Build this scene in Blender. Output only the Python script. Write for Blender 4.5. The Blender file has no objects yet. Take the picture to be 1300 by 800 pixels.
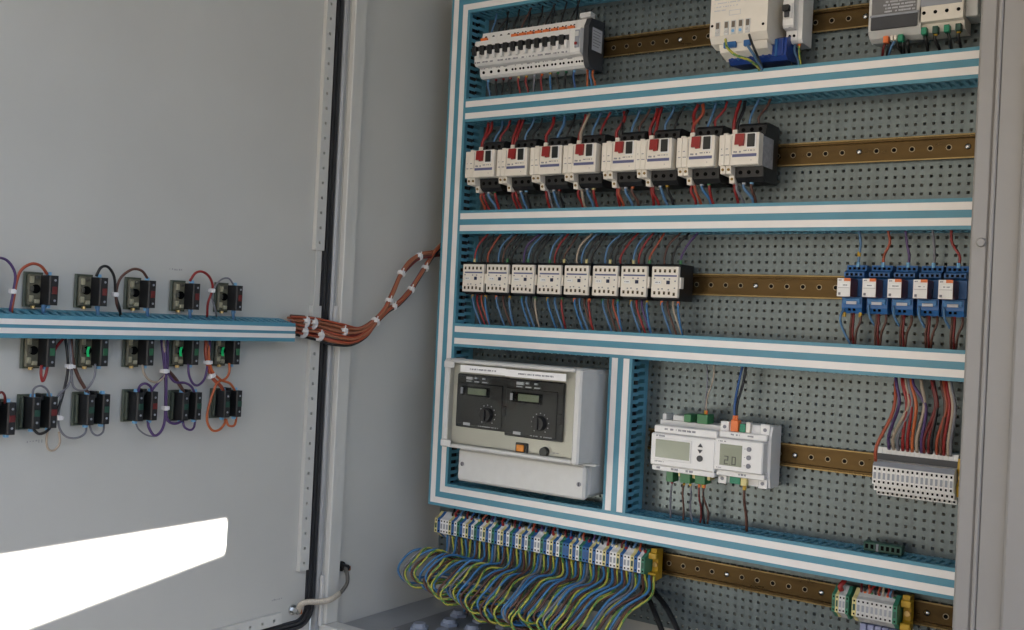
import bpy, bmesh, math, random
from mathutils import Vector, Matrix
random.seed(7)
S = bpy.context.scene
COL = S.collection
# ------------------------------------------------------------------ camera
F_PX, YAW, PIT, ROL, DIST = 1321.74, 0.6096145, 0.00355617, 0.0485009, 1.54676
FW = Vector((-math.sin(YAW)*math.cos(PIT), math.cos(YAW)*math.cos(PIT), math.sin(PIT)))
R0 = FW.cross(Vector((0, 0, 1))).normalized(); U0 = R0.cross(FW)
RT = math.cos(ROL)*R0 + math.sin(ROL)*U0
UP = -math.sin(ROL)*R0 + math.cos(ROL)*U0
CAM = Vector((0, -DIST, 0))
cd = bpy.data.cameras.new('camera'); cam = bpy.data.objects.new('camera', cd); COL.objects.link(cam)
m = Matrix((RT, UP, -FW)).transposed().to_4x4(); m.translation = CAM
cam.matrix_world = m
cd.sensor_width = 36; cd.lens = 36*F_PX/1300; cd.clip_start = .02; cd.clip_end = 500
S.camera = cam
# ------------------------------------------------------------------ sky, sun, exposure
SUN = Vector((-1.0, -.16, -.62)).normalized()          # travel direction of the sunlight
W = bpy.data.worlds.new('World'); S.world = W; W.use_nodes = True
nt = W.node_tree; nt.nodes.clear()
sky = nt.nodes.new('ShaderNodeTexSky'); sky.sky_type = 'NISHITA'; sky.sun_disc = False
elev = math.asin(-SUN.z)
sky.sun_elevation = elev; sky.sun_rotation = math.atan2(-SUN.x, -SUN.y)
sky.air_density = .9; sky.dust_density = 1.2; sky.ozone_density = 1.0
bg = nt.nodes.new('ShaderNodeBackground'); bg.inputs[1].default_value = .05
wo = nt.nodes.new('ShaderNodeOutputWorld')
nt.links.new(sky.outputs[0], bg.inputs[0]); nt.links.new(bg.outputs[0], wo.inputs[0])
sl = bpy.data.lights.new('sun', 'SUN'); sl.energy = 5.0; sl.angle = math.radians(.35); sl.color = (1, .95, .87)
so = bpy.data.objects.new('sun', sl); COL.objects.link(so)
so.rotation_euler = SUN.to_track_quat('-Z', 'Y').to_euler(); so.location = (4, 1, 4)
S.view_settings.view_transform = 'Standard'; S.view_settings.look = 'None'
S.view_settings.exposure = 4.1; S.view_settings.gamma = 1
S.render.filter_size = 1.9
# ------------------------------------------------------------------ pixel -> place (photo pixels, 1300 x 800)
def ray(px, py): return FW + RT*((px-650)/F_PX) - UP*((py-400)/F_PX)
def P(px, py, y):                     # on a plane parallel to the mounting plate
    r = ray(px, py); return CAM + r*((y-CAM.y)/r.y)
def X(px, py, x):                     # on a plane parallel to the side wall / open door
    r = ray(px, py); return CAM + r*(x/r.x)
def RECT(l, t, r, b, y):
    A = P(l, t, y); B = P(r, b, y); return A.x, B.x, B.z, A.z
# ------------------------------------------------------------------ materials
MATS = {}
def mat(name, col, rough=.5, metal=0, var=.06, scale=60, bump=0.0, bscale=400, stretch=None, spec=.5):
    if name in MATS: return MATS[name]
    M = bpy.data.materials.new(name); M.use_nodes = True; n = M.node_tree; b = n.nodes['Principled BSDF']
    b.inputs['Roughness'].default_value = rough; b.inputs['Metallic'].default_value = metal
    b.inputs['Specular IOR Level'].default_value = spec
    tc = n.nodes.new('ShaderNodeTexCoord'); mp = n.nodes.new('ShaderNodeMapping')
    geo = n.nodes.new('ShaderNodeNewGeometry')
    n.links.new(geo.outputs['Position'], mp.inputs[0])
    if stretch: mp.inputs['Scale'].default_value = stretch
    no = n.nodes.new('ShaderNodeTexNoise'); no.inputs['Scale'].default_value = scale; no.inputs['Detail'].default_value = 4
    n.links.new(mp.outputs[0], no.inputs[0])
    mx = n.nodes.new('ShaderNodeMix'); mx.data_type = 'RGBA'
    mx.inputs[6].default_value = (*[max(0, c*(1-var*2)) for c in col], 1)
    mx.inputs[7].default_value = (*[min(1, c*(1+var*2)) for c in col], 1)
    n.links.new(no.outputs[0], mx.inputs[0]); n.links.new(mx.outputs[2], b.inputs['Base Color'])
    mr = n.nodes.new('ShaderNodeMapRange'); mr.inputs[3].default_value = max(.05, rough-.08); mr.inputs[4].default_value = min(1, rough+.08)
    n.links.new(no.outputs[0], mr.inputs[0]); n.links.new(mr.outputs[0], b.inputs['Roughness'])
    if bump:
        n2 = n.nodes.new('ShaderNodeTexNoise'); n2.inputs['Scale'].default_value = bscale
        n.links.new(geo.outputs['Position'], n2.inputs[0])
        bp = n.nodes.new('ShaderNodeBump'); bp.inputs['Strength'].default_value = bump; bp.inputs['Distance'].default_value = .001
        n.links.new(n2.outputs[0], bp.inputs['Height']); n.links.new(bp.outputs[0], b.inputs['Normal'])
    MATS[name] = M; return M
PAINT = mat('cabinet_paint', (.56, .56, .53), .42, 0, .025, 9, .12, 900)
FOLD = mat('zinc_fold', (.42, .43, .44), .4, .3, .05)
RIMP = mat('shaded_rim_grey', (.275, .262, .248), .42, 0, .03, 14, .1, 900)  # warm rim grey, darkened in the colour for the weaker light there
PAINT2 = mat('frame_paint', (.60, .60, .57), .40, 0, .025, 14, .1, 900)
GALV = mat('galvanised_steel', (.122, .150, .155), .33, .5, .20, 24, .05, 300, (5, 1, .3))
RAILM = mat('passivated_rail', (.070, .043, .014), .30, .8, .25, 18, .05, 200, (1, 1, 4))
TEAL = mat('teal_pvc', (.085, .275, .37), .42, 0, .05, 25)
TEALS = mat('teal_pvc_channel', (.105, .33, .46), .5, 0, .06, 25)
STRIPE = mat('white_stripe', (.86, .82, .79), .38, 0, .03, 30)
CREAM = mat('cream_plastic', (.80, .745, .655), .42, 0, .04, 60)
WHITE = mat('white_plastic', (.80, .79, .77), .4, 0, .03, 60)
LGREY = mat('light_grey_plastic', (.60, .60, .585), .45, 0, .04, 60)
GREY = mat('grey_plastic', (.30, .32, .36), .45, 0, .05, 60)
DGREY = mat('dark_grey_plastic', (.042, .045, .052), .5, 0, .08, 60)
BLACK = mat('black_plastic', (.011, .011, .012), .5, 0, .1, 60)
HOLE = mat('dark_recess', (.003, .003, .003), .9, spec=.1)
REDP = mat('red_plastic', (.27, .010, .009), .35, 0, .05, 60)
ORANGEP = mat('orange_plastic', (.75, .17, .035), .4)
SLATE = mat('slate_blue_print', (.11, .12, .24), .5)
BLUEP = mat('blue_socket_plastic', (.018, .115, .33), .42, 0, .08, 60)
BLUEL = mat('pale_blue_plastic', (.20, .45, .70), .42)
NAVY = mat('deep_blue_plastic', (.010, .045, .24), .4)
MAROON = mat('maroon_relay_case', (.12, .022, .018), .3)
GREENP = mat('green_terminal_plastic', (.03, .17, .06), .42, 0, .08)
GREEND = mat('teal_green_plastic', (.01, .22, .12), .42, 0, .08)
GREENK = mat('dark_green_plastic', (.018, .07, .05), .5, 0, .15)
YELLOW = mat('yellow_plastic', (.50, .30, .02), .45, 0, .08)
PALEY = mat('pale_yellow_plastic', (.66, .58, .26), .45, 0, .08)
STEEL = mat('bright_steel', (.62, .62, .60), .25, 1, .05, 60)
BRASS = mat('brass', (.70, .48, .20), .3, 1)
LCD = mat('lcd_glass', (.21, .24, .17), .22, 0, .04, 40)
LCDS = mat('lcd_segment', (.03, .035, .03), .4)
INK = mat('grey_ink', (.22, .22, .25), .6)
INKL = mat('pale_ink', (.55, .56, .60), .6)
BEIGE = mat('beige_steel_panel', (.52, .50, .45), .40, .15, .06, 12)
RUBBER = mat('gasket_rubber', (.028, .029, .033), .55, 0, .1, 40)
COLLAR = mat('moulded_collar', (.13, .125, .085), .45, 0, .25, 140)
COLLARG = mat('green_grey_plate', (.07, .085, .06), .5, 0, .1, 90)
TIE = mat('nylon_tie', (.78, .77, .78), .4)
BRAID = mat('tinned_braid', (.50, .45, .37), .45, .3, .25, 500)
BRAIDD = mat('dark_sleeve', (.10, .095, .085), .6, 0, .2, 300)
GREENLIT = mat('lit_green_lens', (.02, .75, .22), .3)
AMBER = mat('amber_rocker', (.95, .30, .01), .25)
CONC = mat('concrete', (.16, .14, .115), .85, 0, .12, 3, .3, 60)
WALLM = mat('shade_blocker_render', (.66, .66, .66), .9, 0, .08, 3, .3, 60)  # for the unseen wall and canopy added to shape the light
WC = {}
for nme, c in dict(red=(.42, .03, .028), darkred=(.22, .022, .02), orangered=(.55, .11, .05), orange=(.72, .17, .05), black=(.014, .014, .016),
                   lightblue=(.13, .30, .55), blue=(.03, .13, .40), brown=(.15, .062, .042), purple=(.12, .06, .22), cream=(.62, .50, .38),
                   grey=(.27, .27, .31), green=(.10, .34, .09), yellow=(.72, .66, .10), corebl=(.065, .26, .56), darkblue=(.008, .016, .035), rust=(.52, .19, .10)).items():
    WC[nme] = mat('wire_'+nme, tuple(v_*.62 for v_ in c), .42, 0, .05, 80)
CNAME = dict(red='red', darkred='dark red', orangered='orange-red', orange='orange', black='black', rust='rust', lightblue='light blue', blue='blue', brown='brown',
             purple='purple', cream='cream', grey='grey', gy='green and yellow', corebl='blue')
# ------------------------------------------------------------------ mesh builder
class MB:
    def __init__(s): s.v = []; s.f = []; s.m = []
    def add(s, vs, fs, mi=0):
        o = len(s.v); s.v += [tuple(v) for v in vs]; s.f += [tuple(i+o for i in f) for f in fs]; s.m += [mi]*len(fs); return s
    def box(s, x0, x1, y0, y1, z0, z1, mi=0):
        return s.add([(x0,y0,z0),(x1,y0,z0),(x1,y1,z0),(x0,y1,z0),(x0,y0,z1),(x1,y0,z1),(x1,y1,z1),(x0,y1,z1)],
                     [(3,2,1,0),(4,5,6,7),(0,1,5,4),(1,2,6,5),(2,3,7,6),(3,0,4,7)], mi)
    def cbox(s, x0, x1, y0, y1, z0, z1, c=.001, mi=0):     # box with all edges chamfered
        vs = []; idx = {}
        for ax in range(3):
            for sx in (0, 1):
                for sy in (0, 1):
                    for sz in (0, 1):
                        p = [(x0, x1)[sx], (y0, y1)[sy], (z0, z1)[sz]]; sg = (sx, sy, sz)
                        for k in range(3):
                            if k != ax: p[k] += c if sg[k] == 0 else -c
                        idx[(ax, sg)] = len(vs); vs.append(p)
        fs = []
        for ax in range(3):
            o = [k for k in range(3) if k != ax]
            for sd in (0, 1):
                q = []
                for a, b in ((0,0),(1,0),(1,1),(0,1)):
                    g = [0,0,0]; g[ax] = sd; g[o[0]] = a; g[o[1]] = b; q.append(idx[(ax, tuple(g))])
                fs.append(q)
        for ax in range(3):                                # edges along ax
            o = [k for k in range(3) if k != ax]
            for a in (0, 1):
                for b in (0, 1):
                    q = []
                    for t, fa in ((0, o[0]), (1, o[0]), (1, o[1]), (0, o[1])):
                        g = [0,0,0]; g[ax] = t; g[o[0]] = a; g[o[1]] = b; q.append(idx[(fa, tuple(g))])
                    fs.append(q)
        for a in (0,1):
            for b in (0,1):
                for c_ in (0,1): fs.append([idx[(k, (a,b,c_))] for k in range(3)])
        return s.add(vs, fs, mi)
    def cyl(s, c, r, axis, h, n=10, mi=0, r2=None):        # from c along axis by h
        r2 = r if r2 is None else r2
        a = {'x':0,'y':1,'z':2}[axis]; o = [k for k in range(3) if k != a]; vs = []
        for j, rr in ((0, r), (1, r2)):
            for i in range(n):
                p = [0,0,0]; p[a] = c[a] + j*h; t = 2*math.pi*i/n
                p[o[0]] = c[o[0]] + rr*math.cos(t); p[o[1]] = c[o[1]] + rr*math.sin(t); vs.append(p)
        fs = [tuple(range(n)), tuple(range(n, 2*n))] + [(i, (i+1) % n, n+(i+1) % n, n+i) for i in range(n)]
        return s.add(vs, fs, mi)
    def prism(s, poly, axis, a0, a1, mi=0):                # poly in the other two axes, extruded along axis
        a = {'x':0,'y':1,'z':2}[axis]; o = [k for k in range(3) if k != a]; vs = []; n = len(poly)
        for av in (a0, a1):
            for u, w in poly:
                p = [0,0,0]; p[a] = av; p[o[0]] = u; p[o[1]] = w; vs.append(p)
        fs = [tuple(range(n)), tuple(range(n, 2*n))] + [(i, (i+1) % n, n+(i+1) % n, n+i) for i in range(n)]
        return s.add(vs, fs, mi)
    def tube(s, pts, r, n=7, mi=0, two=False, sub=5, r2=None):
        pts = [Vector(p) for p in pts]
        if len(pts) > 2 and sub > 1:
            q = [pts[0]*2-pts[1]] + pts + [pts[-1]*2-pts[-2]]; out = []
            for i in range(1, len(q)-2):
                for k in range(sub):
                    t = k/sub; a, b, c, d = q[i-1:i+3]
                    out.append(.5*((2*b)+(c-a)*t+(2*a-5*b+4*c-d)*t*t+(3*b-a-3*c+d)*t**3))
            out.append(pts[-1]); pts = out
        vs = []; N = len(pts); up = None
        for i, p in enumerate(pts):
            t = (pts[min(i+1, N-1)]-pts[max(i-1, 0)]).normalized()
            if up is None:
                up = t.orthogonal().normalized()
            up = (up - t*up.dot(t)).normalized(); w = t.cross(up)
            for k in range(n):
                a = 2*math.pi*k/n; vs.append(p + (up*math.cos(a)*r + w*math.sin(a)*(r if r2 is None else r2)))
        o = len(s.v); s.v += [tuple(v) for v in vs]
        for i in range(N-1):
            for k in range(n):
                s.f.append((o+i*n+k, o+i*n+(k+1) % n, o+(i+1)*n+(k+1) % n, o+(i+1)*n+k))
                s.m.append(1 if two and ((k*2+i) % (2*n)) % n < n*.42 else mi)
        s.f.append(tuple(o+k for k in range(n))); s.m.append(mi)
        s.f.append(tuple(o+(N-1)*n+k for k in range(n))); s.m.append(mi)
        return s
    def mesh(s, name, mats, smooth=False):
        me = bpy.data.meshes.new(name); me.from_pydata(s.v, [], s.f)
        for mm in (mats if isinstance(mats, (list, tuple)) else [mats]): me.materials.append(mm)
        me.polygons.foreach_set('material_index', s.m)
        bm = bmesh.new(); bm.from_mesh(me); bmesh.ops.recalc_face_normals(bm, faces=bm.faces); bm.to_mesh(me); bm.free()
        if smooth: me.polygons.foreach_set('use_smooth', [True]*len(me.polygons))
        me.update(); return me
CACHE = {}
def cached(key, fn, mats, smooth=False):
    if key not in CACHE: CACHE[key] = fn(MB()).mesh(key, mats, smooth)
    return CACHE[key]
def obj(name, me, parent=None, loc=None, label=None, cat=None, group=None, kind=None):
    o = bpy.data.objects.new(name, me); COL.objects.link(o)
    if parent is not None: o.parent = parent
    if loc is not None: o.location = loc
    if label: o['label'] = label
    if cat: o['category'] = cat
    if group: o['group'] = group
    if kind: o['kind'] = kind
    return o
def thing(name, label, cat, loc=(0,0,0), group=None, rot=None):
    o = obj(name, None, None, loc, label, cat, group); o.empty_display_size = .02
    if rot: o.rotation_euler = rot
    return o
def part(name, mb, mats, parent, smooth=False, label=None, loc=None): return obj(name, mb.mesh(name, mats, smooth), parent, loc, label, kind='stuff' if name in ('printing', 'side_print', 'strip_holes', 'packed_wires') else None)
ORD = ['first','second','third','fourth','fifth','sixth','seventh','eighth','ninth','tenth','eleventh','twelfth']
# ------------------------------------------------------------------ ground, and unseen blockers added to shade the door and cabinet
g = MB().box(-60, 60, -60, 60, -.80, -.75); obj('ground', g.mesh('ground', CONC), kind='structure')
ZG = -.75
WX = 1.5                                     # unseen low wall added right of the camera, its slope ends the sunlit patch
def on_shade_wall(y, z):                           # where the sun ray that meets the door at (y, z) passes the wall
    t = (WX+1.275)/-SUN.x; return (y-SUN.y*t, z-SUN.z*t)
E0 = on_shade_wall(.9, -.178); E1 = on_shade_wall(-3.6, -.84)
obj('wall', MB().prism([(E1[0], ZG), (E0[0], ZG), E0, E1], 'x', WX, WX+.012).mesh('wall', WALLM), kind='structure')
ZCAN = .86                                   # unseen canopy added over the cabinet to shade it; right edge ends the patch
XCAN = -1.272+(ZCAN+.335)*SUN.x/SUN.z
obj('shade_canopy', MB().box(-2.0, XCAN, -2.3, .35, ZCAN, ZCAN+.02).mesh('shade_canopy', WALLM), kind='structure')
obj('wall', MB().box(-9, 7, -6.2, -6, ZG, 1.9).mesh('wall', mat('added_facing_wall', (.25, .22, .18), .9, 0, .08, 3, .3, 60)), kind='structure')   # unseen wall added behind the camera to block the low sky
# ------------------------------------------------------------------ cabinet
XW, YF, ZF, ZT, XR = -1.26, -.27, -.545, .78, -.235
cab = thing('electrical_cabinet', 'light grey painted steel electrical cabinet with its door swung open', 'cabinet', (0, 0, ZG))
def cpart(name, mb, mt=PAINT, label=None, smooth=False):
    for i, v in enumerate(mb.v): mb.v[i] = (v[0], v[1], v[2]-ZG)
    return part(name, mb, mt, cab, smooth, label)
cpart('side_wall', MB().box(XW-.03, XW, YF+.005, .06, ZF-.02, ZT))
cpart('side_wall', MB().box(-.225, -.10, YF+.035, .06, ZF-.02, ZT))
cpart('back_wall', MB().box(XW, -.225, .045, .06, ZF-.02, ZT))
cpart('roof', MB().box(XW-.03, -.10, YF-.02, .06, ZT, ZT+.03))
cpart('plinth', MB().box(XW+.02, -.12, YF+.04, .05, ZG, ZF-.021))
fl = MB().box(XW, -.225, YF+.004, .045, ZF-.02, ZF)
flo = cpart('floor_plate', fl, mat('floor_grey', (.30, .31, .32), .5, 0, .1, 20))
# gland plate let into the floor, with its rim
gp = MB(); gp.cbox(-1.17, -.30, -.185, -.012, ZF+.0005, ZF+.006, .002)
cpart('gland_plate', gp, mat('gland_plate_grey', (.16, .165, .175), .5, 0, .15, 20))
rng = random.Random(3)
gl = [P(543, 779, 0)]
GLANDS = []
for r_, yy in enumerate((-.16, -.105, -.05)):
    for i in range(13):
        GLANDS.append((-1.13+.05*i+(r_ % 2)*.022, yy))
GLM = mat('gland_nylon', (.22, .25, .32), .4)
def gland(mb):
    mb.cyl((0,0,0), .0165, 'z', .005, 6); mb.cyl((0,0,.005), .0130, 'z', .006, 14, r2=.0100); return mb
for (gx, gy) in GLANDS:
    obj('cable_gland', cached('cable_gland', gland, GLM), cab, (gx, gy, ZF+.0065-ZG))
# left rim: return flange of the door frame
cpart('frame_rim', MB().cbox(XW+.0005, XW+.012, -.2655, -.237, ZF+.012, ZT-.002, .0015), PAINT2)
lr = MB().cbox(XW+.0005, -.235, YF+.0, -.237, ZF-.018, ZF+.0115, .002); cpart('frame_rim', lr, PAINT2)
cpart('frame_lip', MB().cbox(XW-.010, XW-.0005, -.2755, -.2665, ZF-.01, ZT-.004, .002), FOLD, 'bright folded edge beside the black gasket')
for zq in (405, 742, 772): 
    zc = X(424, zq, -1.26).z; cpart('hinge_leaf', MB().cbox(XW+.0005, XW+.006, -.2735, -.2665, zc-.022, zc+.022, .001), LGREY)
# right rim: stepped front face
xa = P(1227, 400, YF).x; xb = P(1254, 400, YF).x; xc = P(1287, 400, YF-.012).x
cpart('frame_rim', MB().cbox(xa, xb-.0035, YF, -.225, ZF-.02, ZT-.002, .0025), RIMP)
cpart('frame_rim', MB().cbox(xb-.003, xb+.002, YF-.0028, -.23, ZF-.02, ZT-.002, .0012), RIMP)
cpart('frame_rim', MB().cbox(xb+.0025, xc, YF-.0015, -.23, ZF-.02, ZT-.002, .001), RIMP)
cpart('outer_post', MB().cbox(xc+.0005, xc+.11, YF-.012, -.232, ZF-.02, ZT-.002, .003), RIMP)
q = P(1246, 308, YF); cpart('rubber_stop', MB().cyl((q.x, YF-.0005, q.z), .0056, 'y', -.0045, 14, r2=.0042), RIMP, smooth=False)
# the open door, square to the front
XD = -1.272
door = cpart('door', MB().cbox(XD-.004, XD, -1.32, -.279, -.575, ZT, .001), PAINT, 'open door panel with a patch of sunlight low on it')
def dpart(name, mb, mt, label=None, smooth=False):
    for i, v in enumerate(mb.v): mb.v[i] = (v[0], v[1], v[2]-ZG)
    return part(name, mb, mt, door, smooth, label)
# gasket: U section ribbon along hinge edge, rounded corner, bottom edge
ZB = -.527; yg = -.287
def gpath(off):
    pts = [(yg-off, ZT-.03)]
    pts += [(yg-off, z) for z in (.4, 0, -.3, ZB+.05)]
    R_ = .028
    for k in range(0, 7):
        a = k/6*math.pi/2; pts.append((yg-R_+ (R_-off)*math.cos(a), ZB+R_-(R_-off)*math.sin(a)))
    pts += [(yg-.1, ZB+off), (yg-.5, ZB+off), (-1.30, ZB+off)]
    return pts
def ribbon(o0, o1, x0, x1):
    mb = MB(); A = gpath(o0); B = gpath(o1); n = len(A); vs = []
    for (p, q_) in zip(A, B): vs += [(x0, *p), (x1, *p), (x1, *q_), (x0, *q_)]
    fs = []
    for i in range(n-1):
        for k in range(4): fs.append((i*4+k, i*4+(k+1) % 4, i*4+4+(k+1) % 4, i*4+4+k))
    fs += [(0,1,2,3), tuple((n-1)*4+k for k in range(4))]
    return mb.add(vs, fs)
dpart('gasket', ribbon(-.008, .0075, XD+.0005, XD+.004), RUBBER, 'black rubber door gasket')
dpart('gasket_lip', ribbon(-.006, -.0005, XD+.0045, XD+.0105), RUBBER)
dpart('gasket_lip', ribbon(.0015, .0055, XD+.0045, XD+.0085), RUBBER)
dpart('door_fold', MB().cbox(XD+.0005, XD+.012, -.2785, -.2765, -.56, ZT-.004, .0008), FOLD)
# perforated stiffening strips with square holes
def strip(u0, u1, w0, w1, zup, hole0, pitch, name='perforated_strip'):
    """u along, w across. zup True: along z, across y; else along y, across z"""
    mb = MB(); t0, t1 = XD+.0005, XD+.0085; hs = .0024; us = [u0]; holes = []
    h = hole0
    while h < u1-.006:
        if h > u0+.006: holes.append(h)
        h += pitch
    wm = (w0+w1)/2 - .001
    def b(ua, ub, wa, wb):
        if zup: mb.box(t0, t1, wa, wb, ua, ub)
        else: mb.box(t0, t1, ua, ub, wa, wb)
    prev = u0
    for h in holes:
        b(prev, h-hs, w0, w1); b(h-hs, h+hs, w0, wm-hs); b(h-hs, h+hs, wm+hs, w1); prev = h+hs
    b(prev, u1, w0, w1)
    st = dpart(name, mb, PAINT2)
    hb = MB()
    for h in holes:
        if zup: hb.box(t0, t0+.001, wm-hs+.0001, wm+hs-.0001, h-hs+.0001, h+hs-.0001)
        else: hb.box(t0, t0+.001, h-hs+.0001, h+hs-.0001, wm-hs+.0001, wm+hs-.0001)
    return st, hb
zs0 = X(404, 318, XD).z; zs1 = X(397, 388, XD).z; zs2 = X(388, 722, XD).z
for (u0, u1) in ((zs0, ZT-.05), (zs2, zs1)):
    st, hb = strip(u0, u1, -.317, -.2965, True, u0+.0125, .025)
    for i, v in enumerate(hb.v): hb.v[i] = (v[0], v[1], v[2]-ZG)
    obj('strip_holes', hb.mesh('strip_holes', HOLE), door, kind='stuff')
st, hb = strip(-1.28, -.352, -.5165, -.498, False, -1.268, .025)
for i, v in enumerate(hb.v): hb.v[i] = (v[0], v[1], v[2]-ZG)
obj('strip_holes', hb.mesh('strip_holes', HOLE), door, kind='stuff')
dpart('strip_ledge', MB().box(XD+.0005, XD+.003, -.3085, -.2965, zs1+.0005, zs0-.0005), PAINT2)
# faint biro mark low on the door
# ------------------------------------------------------------------ mounting plate with its punched holes
PX0, PX1, PZ0, PZ1, PIT_ = -1.2225, -.2375, -.4875, .6500, .0125
plate = thing('mounting_plate', 'galvanised steel mounting plate punched with a grid of small square holes', 'mounting plate', (PX0, 0, PZ0))
mb = MB(); hs = .0021; vs = []; fs = []
nx = round((PX1-PX0)/PIT_); nz = round((PZ1-PZ0)/PIT_)
for i in range(nx):
    for k in range(nz):
        x = i*PIT_; z = k*PIT_; cx, cz = x+PIT_/2, z+PIT_/2; o = len(vs)
        vs += [(x,0,z),(x+PIT_,0,z),(x+PIT_,0,z+PIT_),(x,0,z+PIT_),
               (cx-hs,0,cz-hs),(cx+hs,0,cz-hs),(cx+hs,0,cz+hs),(cx-hs,0,cz+hs),
               (cx-hs,.002,cz-hs),(cx+hs,.002,cz-hs),(cx+hs,.002,cz+hs),(cx-hs,.002,cz+hs)]
        for j in range(4):
            n_ = (j+1) % 4
            fs += [(o+j, o+n_, o+4+n_, o+4+j), (o+4+j, o+4+n_, o+8+n_, o+8+j)]
me = bpy.data.meshes.new('perforated_sheet'); me.from_pydata(vs, [], fs); me.materials.append(GALV); me.update()
obj('perforated_sheet', me, plate)
ed = MB(); L_, H_ = PX1-PX0, PZ1-PZ0
ed.box(-.002, 0, 0, .02, 0, H_); ed.box(L_, L_+.002, 0, .02, 0, H_); ed.box(0, L_, .0005, .02, -.002, 0); ed.box(0, L_, .0005, .02, H_, H_+.002)
part('folded_edge', ed, GALV, plate)
# ------------------------------------------------------------------ wiring ducts
def duct(name, label, loc, u0, u1, hw=.020, dep=.060, rot=None, m0=0, m1=0, group='blue wiring ducts on the mounting plate', stripe=(.0053, .016), splay=0):
    """channel along local x from u0 to u1; m0/m1: mitre at the ends (+1/-1 slope in v)"""
    t = thing(name, label, 'wiring duct', loc, group, rot)
    b = MB(); th = .0013
    b.box(u0, u1, -.0025, -.0005, -hw, hw)
    nf = int((u1-u0)/.0125)
    for s in (-1, 1):
        z0, z1 = (hw-th, hw) if s > 0 else (-hw, -hw+th)
        b.box(u0, u1, -dep*.20, -.0025, z0, z1)
        b.box(u0, u1, -dep+.0035, -dep*.84, z0, z1)
        for k in range(nf+1):
            ua = u0+k*.0125; ub = min(u1, ua+.0060)
            if ub <= ua: continue
            b.box(ua, ub, -dep*.84, -dep*.53, z0, z1)
            b.box(min(ua+.0022, u1-.001), min(ub+.0022, u1), -dep*.53, -dep*.20, z0, z1)
    if splay:
        for i_, v_ in enumerate(b.v):
            if v_[2] > hw-th*1.5: b.v[i_] = (v_[0], v_[1], v_[2]+splay*(1+v_[1]/dep))
    part('channel', b, TEALS, t)
    pw = MB(); rp = random.Random(len(COL.objects))
    for q_ in range(9):
        o_ = [(u0+(u1-u0)*g_/9, -dep*(.28+.42*rp.random()), (rp.random()-.5)*hw*1.3) for g_ in range(10)]
        pw.tube(o_, .0042, 6, mi=q_ % 3, sub=2)
    part('packed_wires', pw, [WC['black'], WC['darkblue'], WC['black']], t, True)
    c = MB(); cw = hw+.0012
    def trap(v0, v1, y0, y1):
        c_ = [(u0+m0*v0, v0), (u1+m1*v0, v0), (u1+m1*v1, v1), (u0+m0*v1, v1)]
        return c_, y0, y1
    poly, y0, y1 = trap(-cw, cw, -dep, -dep+.002); c.prism(poly, 'y', y0, y1)
    for s in (-1, 1):
        poly, y0, y1 = trap(s*cw, s*(cw-.0011), 0, 0); c.prism(poly, 'y', -dep+.002, -dep*.87)
    cv = part('cover', c, TEAL, t)
    for s in (-1, 1):
        poly, y0, y1 = trap(s*stripe[0], s*stripe[1], 0, 0)
        part('white_stripe', MB().prism(poly, 'y', -dep-.0007, -dep-.0001), STRIPE, cv)
    return t
zA, zB_, zC, zE, zTop = .3727, .170, -.034, -.325, .5716
xL, xM = -1.184, -.819
duct('wiring_duct', 'long blue slotted duct with white stripes, under the row of small circuit breakers', (0, 0, zA), xL+.0215, -.245)
duct('wiring_duct', 'long blue slotted duct with white stripes, between motor starters and contactors', (0, 0, zB_), xL+.0215, -.245)
duct('wiring_duct', 'long blue slotted duct with white stripes, directly below the contactor row', (0, 0, zC), xL+.0215, -.245)
duct('wiring_duct', 'lowest long blue striped duct, just above the row of feed terminals', (0, 0, zE), xL, -.245, m0=1)
duct('wiring_duct', 'topmost blue striped duct, mostly cut off by the upper picture edge', (0, 0, zTop), xL, -.245, m0=-1)
duct('wiring_duct', 'tall vertical blue striped duct along the left edge of the mounting plate', (xL, 0, 0), zE, zTop, rot=(0, -math.pi/2, 0), m0=-1, m1=1)
duct('wiring_duct', 'short vertical blue striped duct right of the grey controller box', (xM, 0, 0), zE+.0215, zC-.0215, rot=(0, -math.pi/2, 0))
yd0 = -1.25; yd1 = X(375, 418, XD+.04).y
zdd = (X(200, 411, XD+.04).z+X(200, 423.5, XD+.04).z)/2
duct('wiring_duct', 'narrow blue duct with white stripes running across the open door', (XD, 0, zdd-.001), yd0, yd1, hw=.0135, dep=.04, rot=(0, 0, math.pi/2), group='door wiring', stripe=(.0022, .0090), splay=.008)
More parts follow.
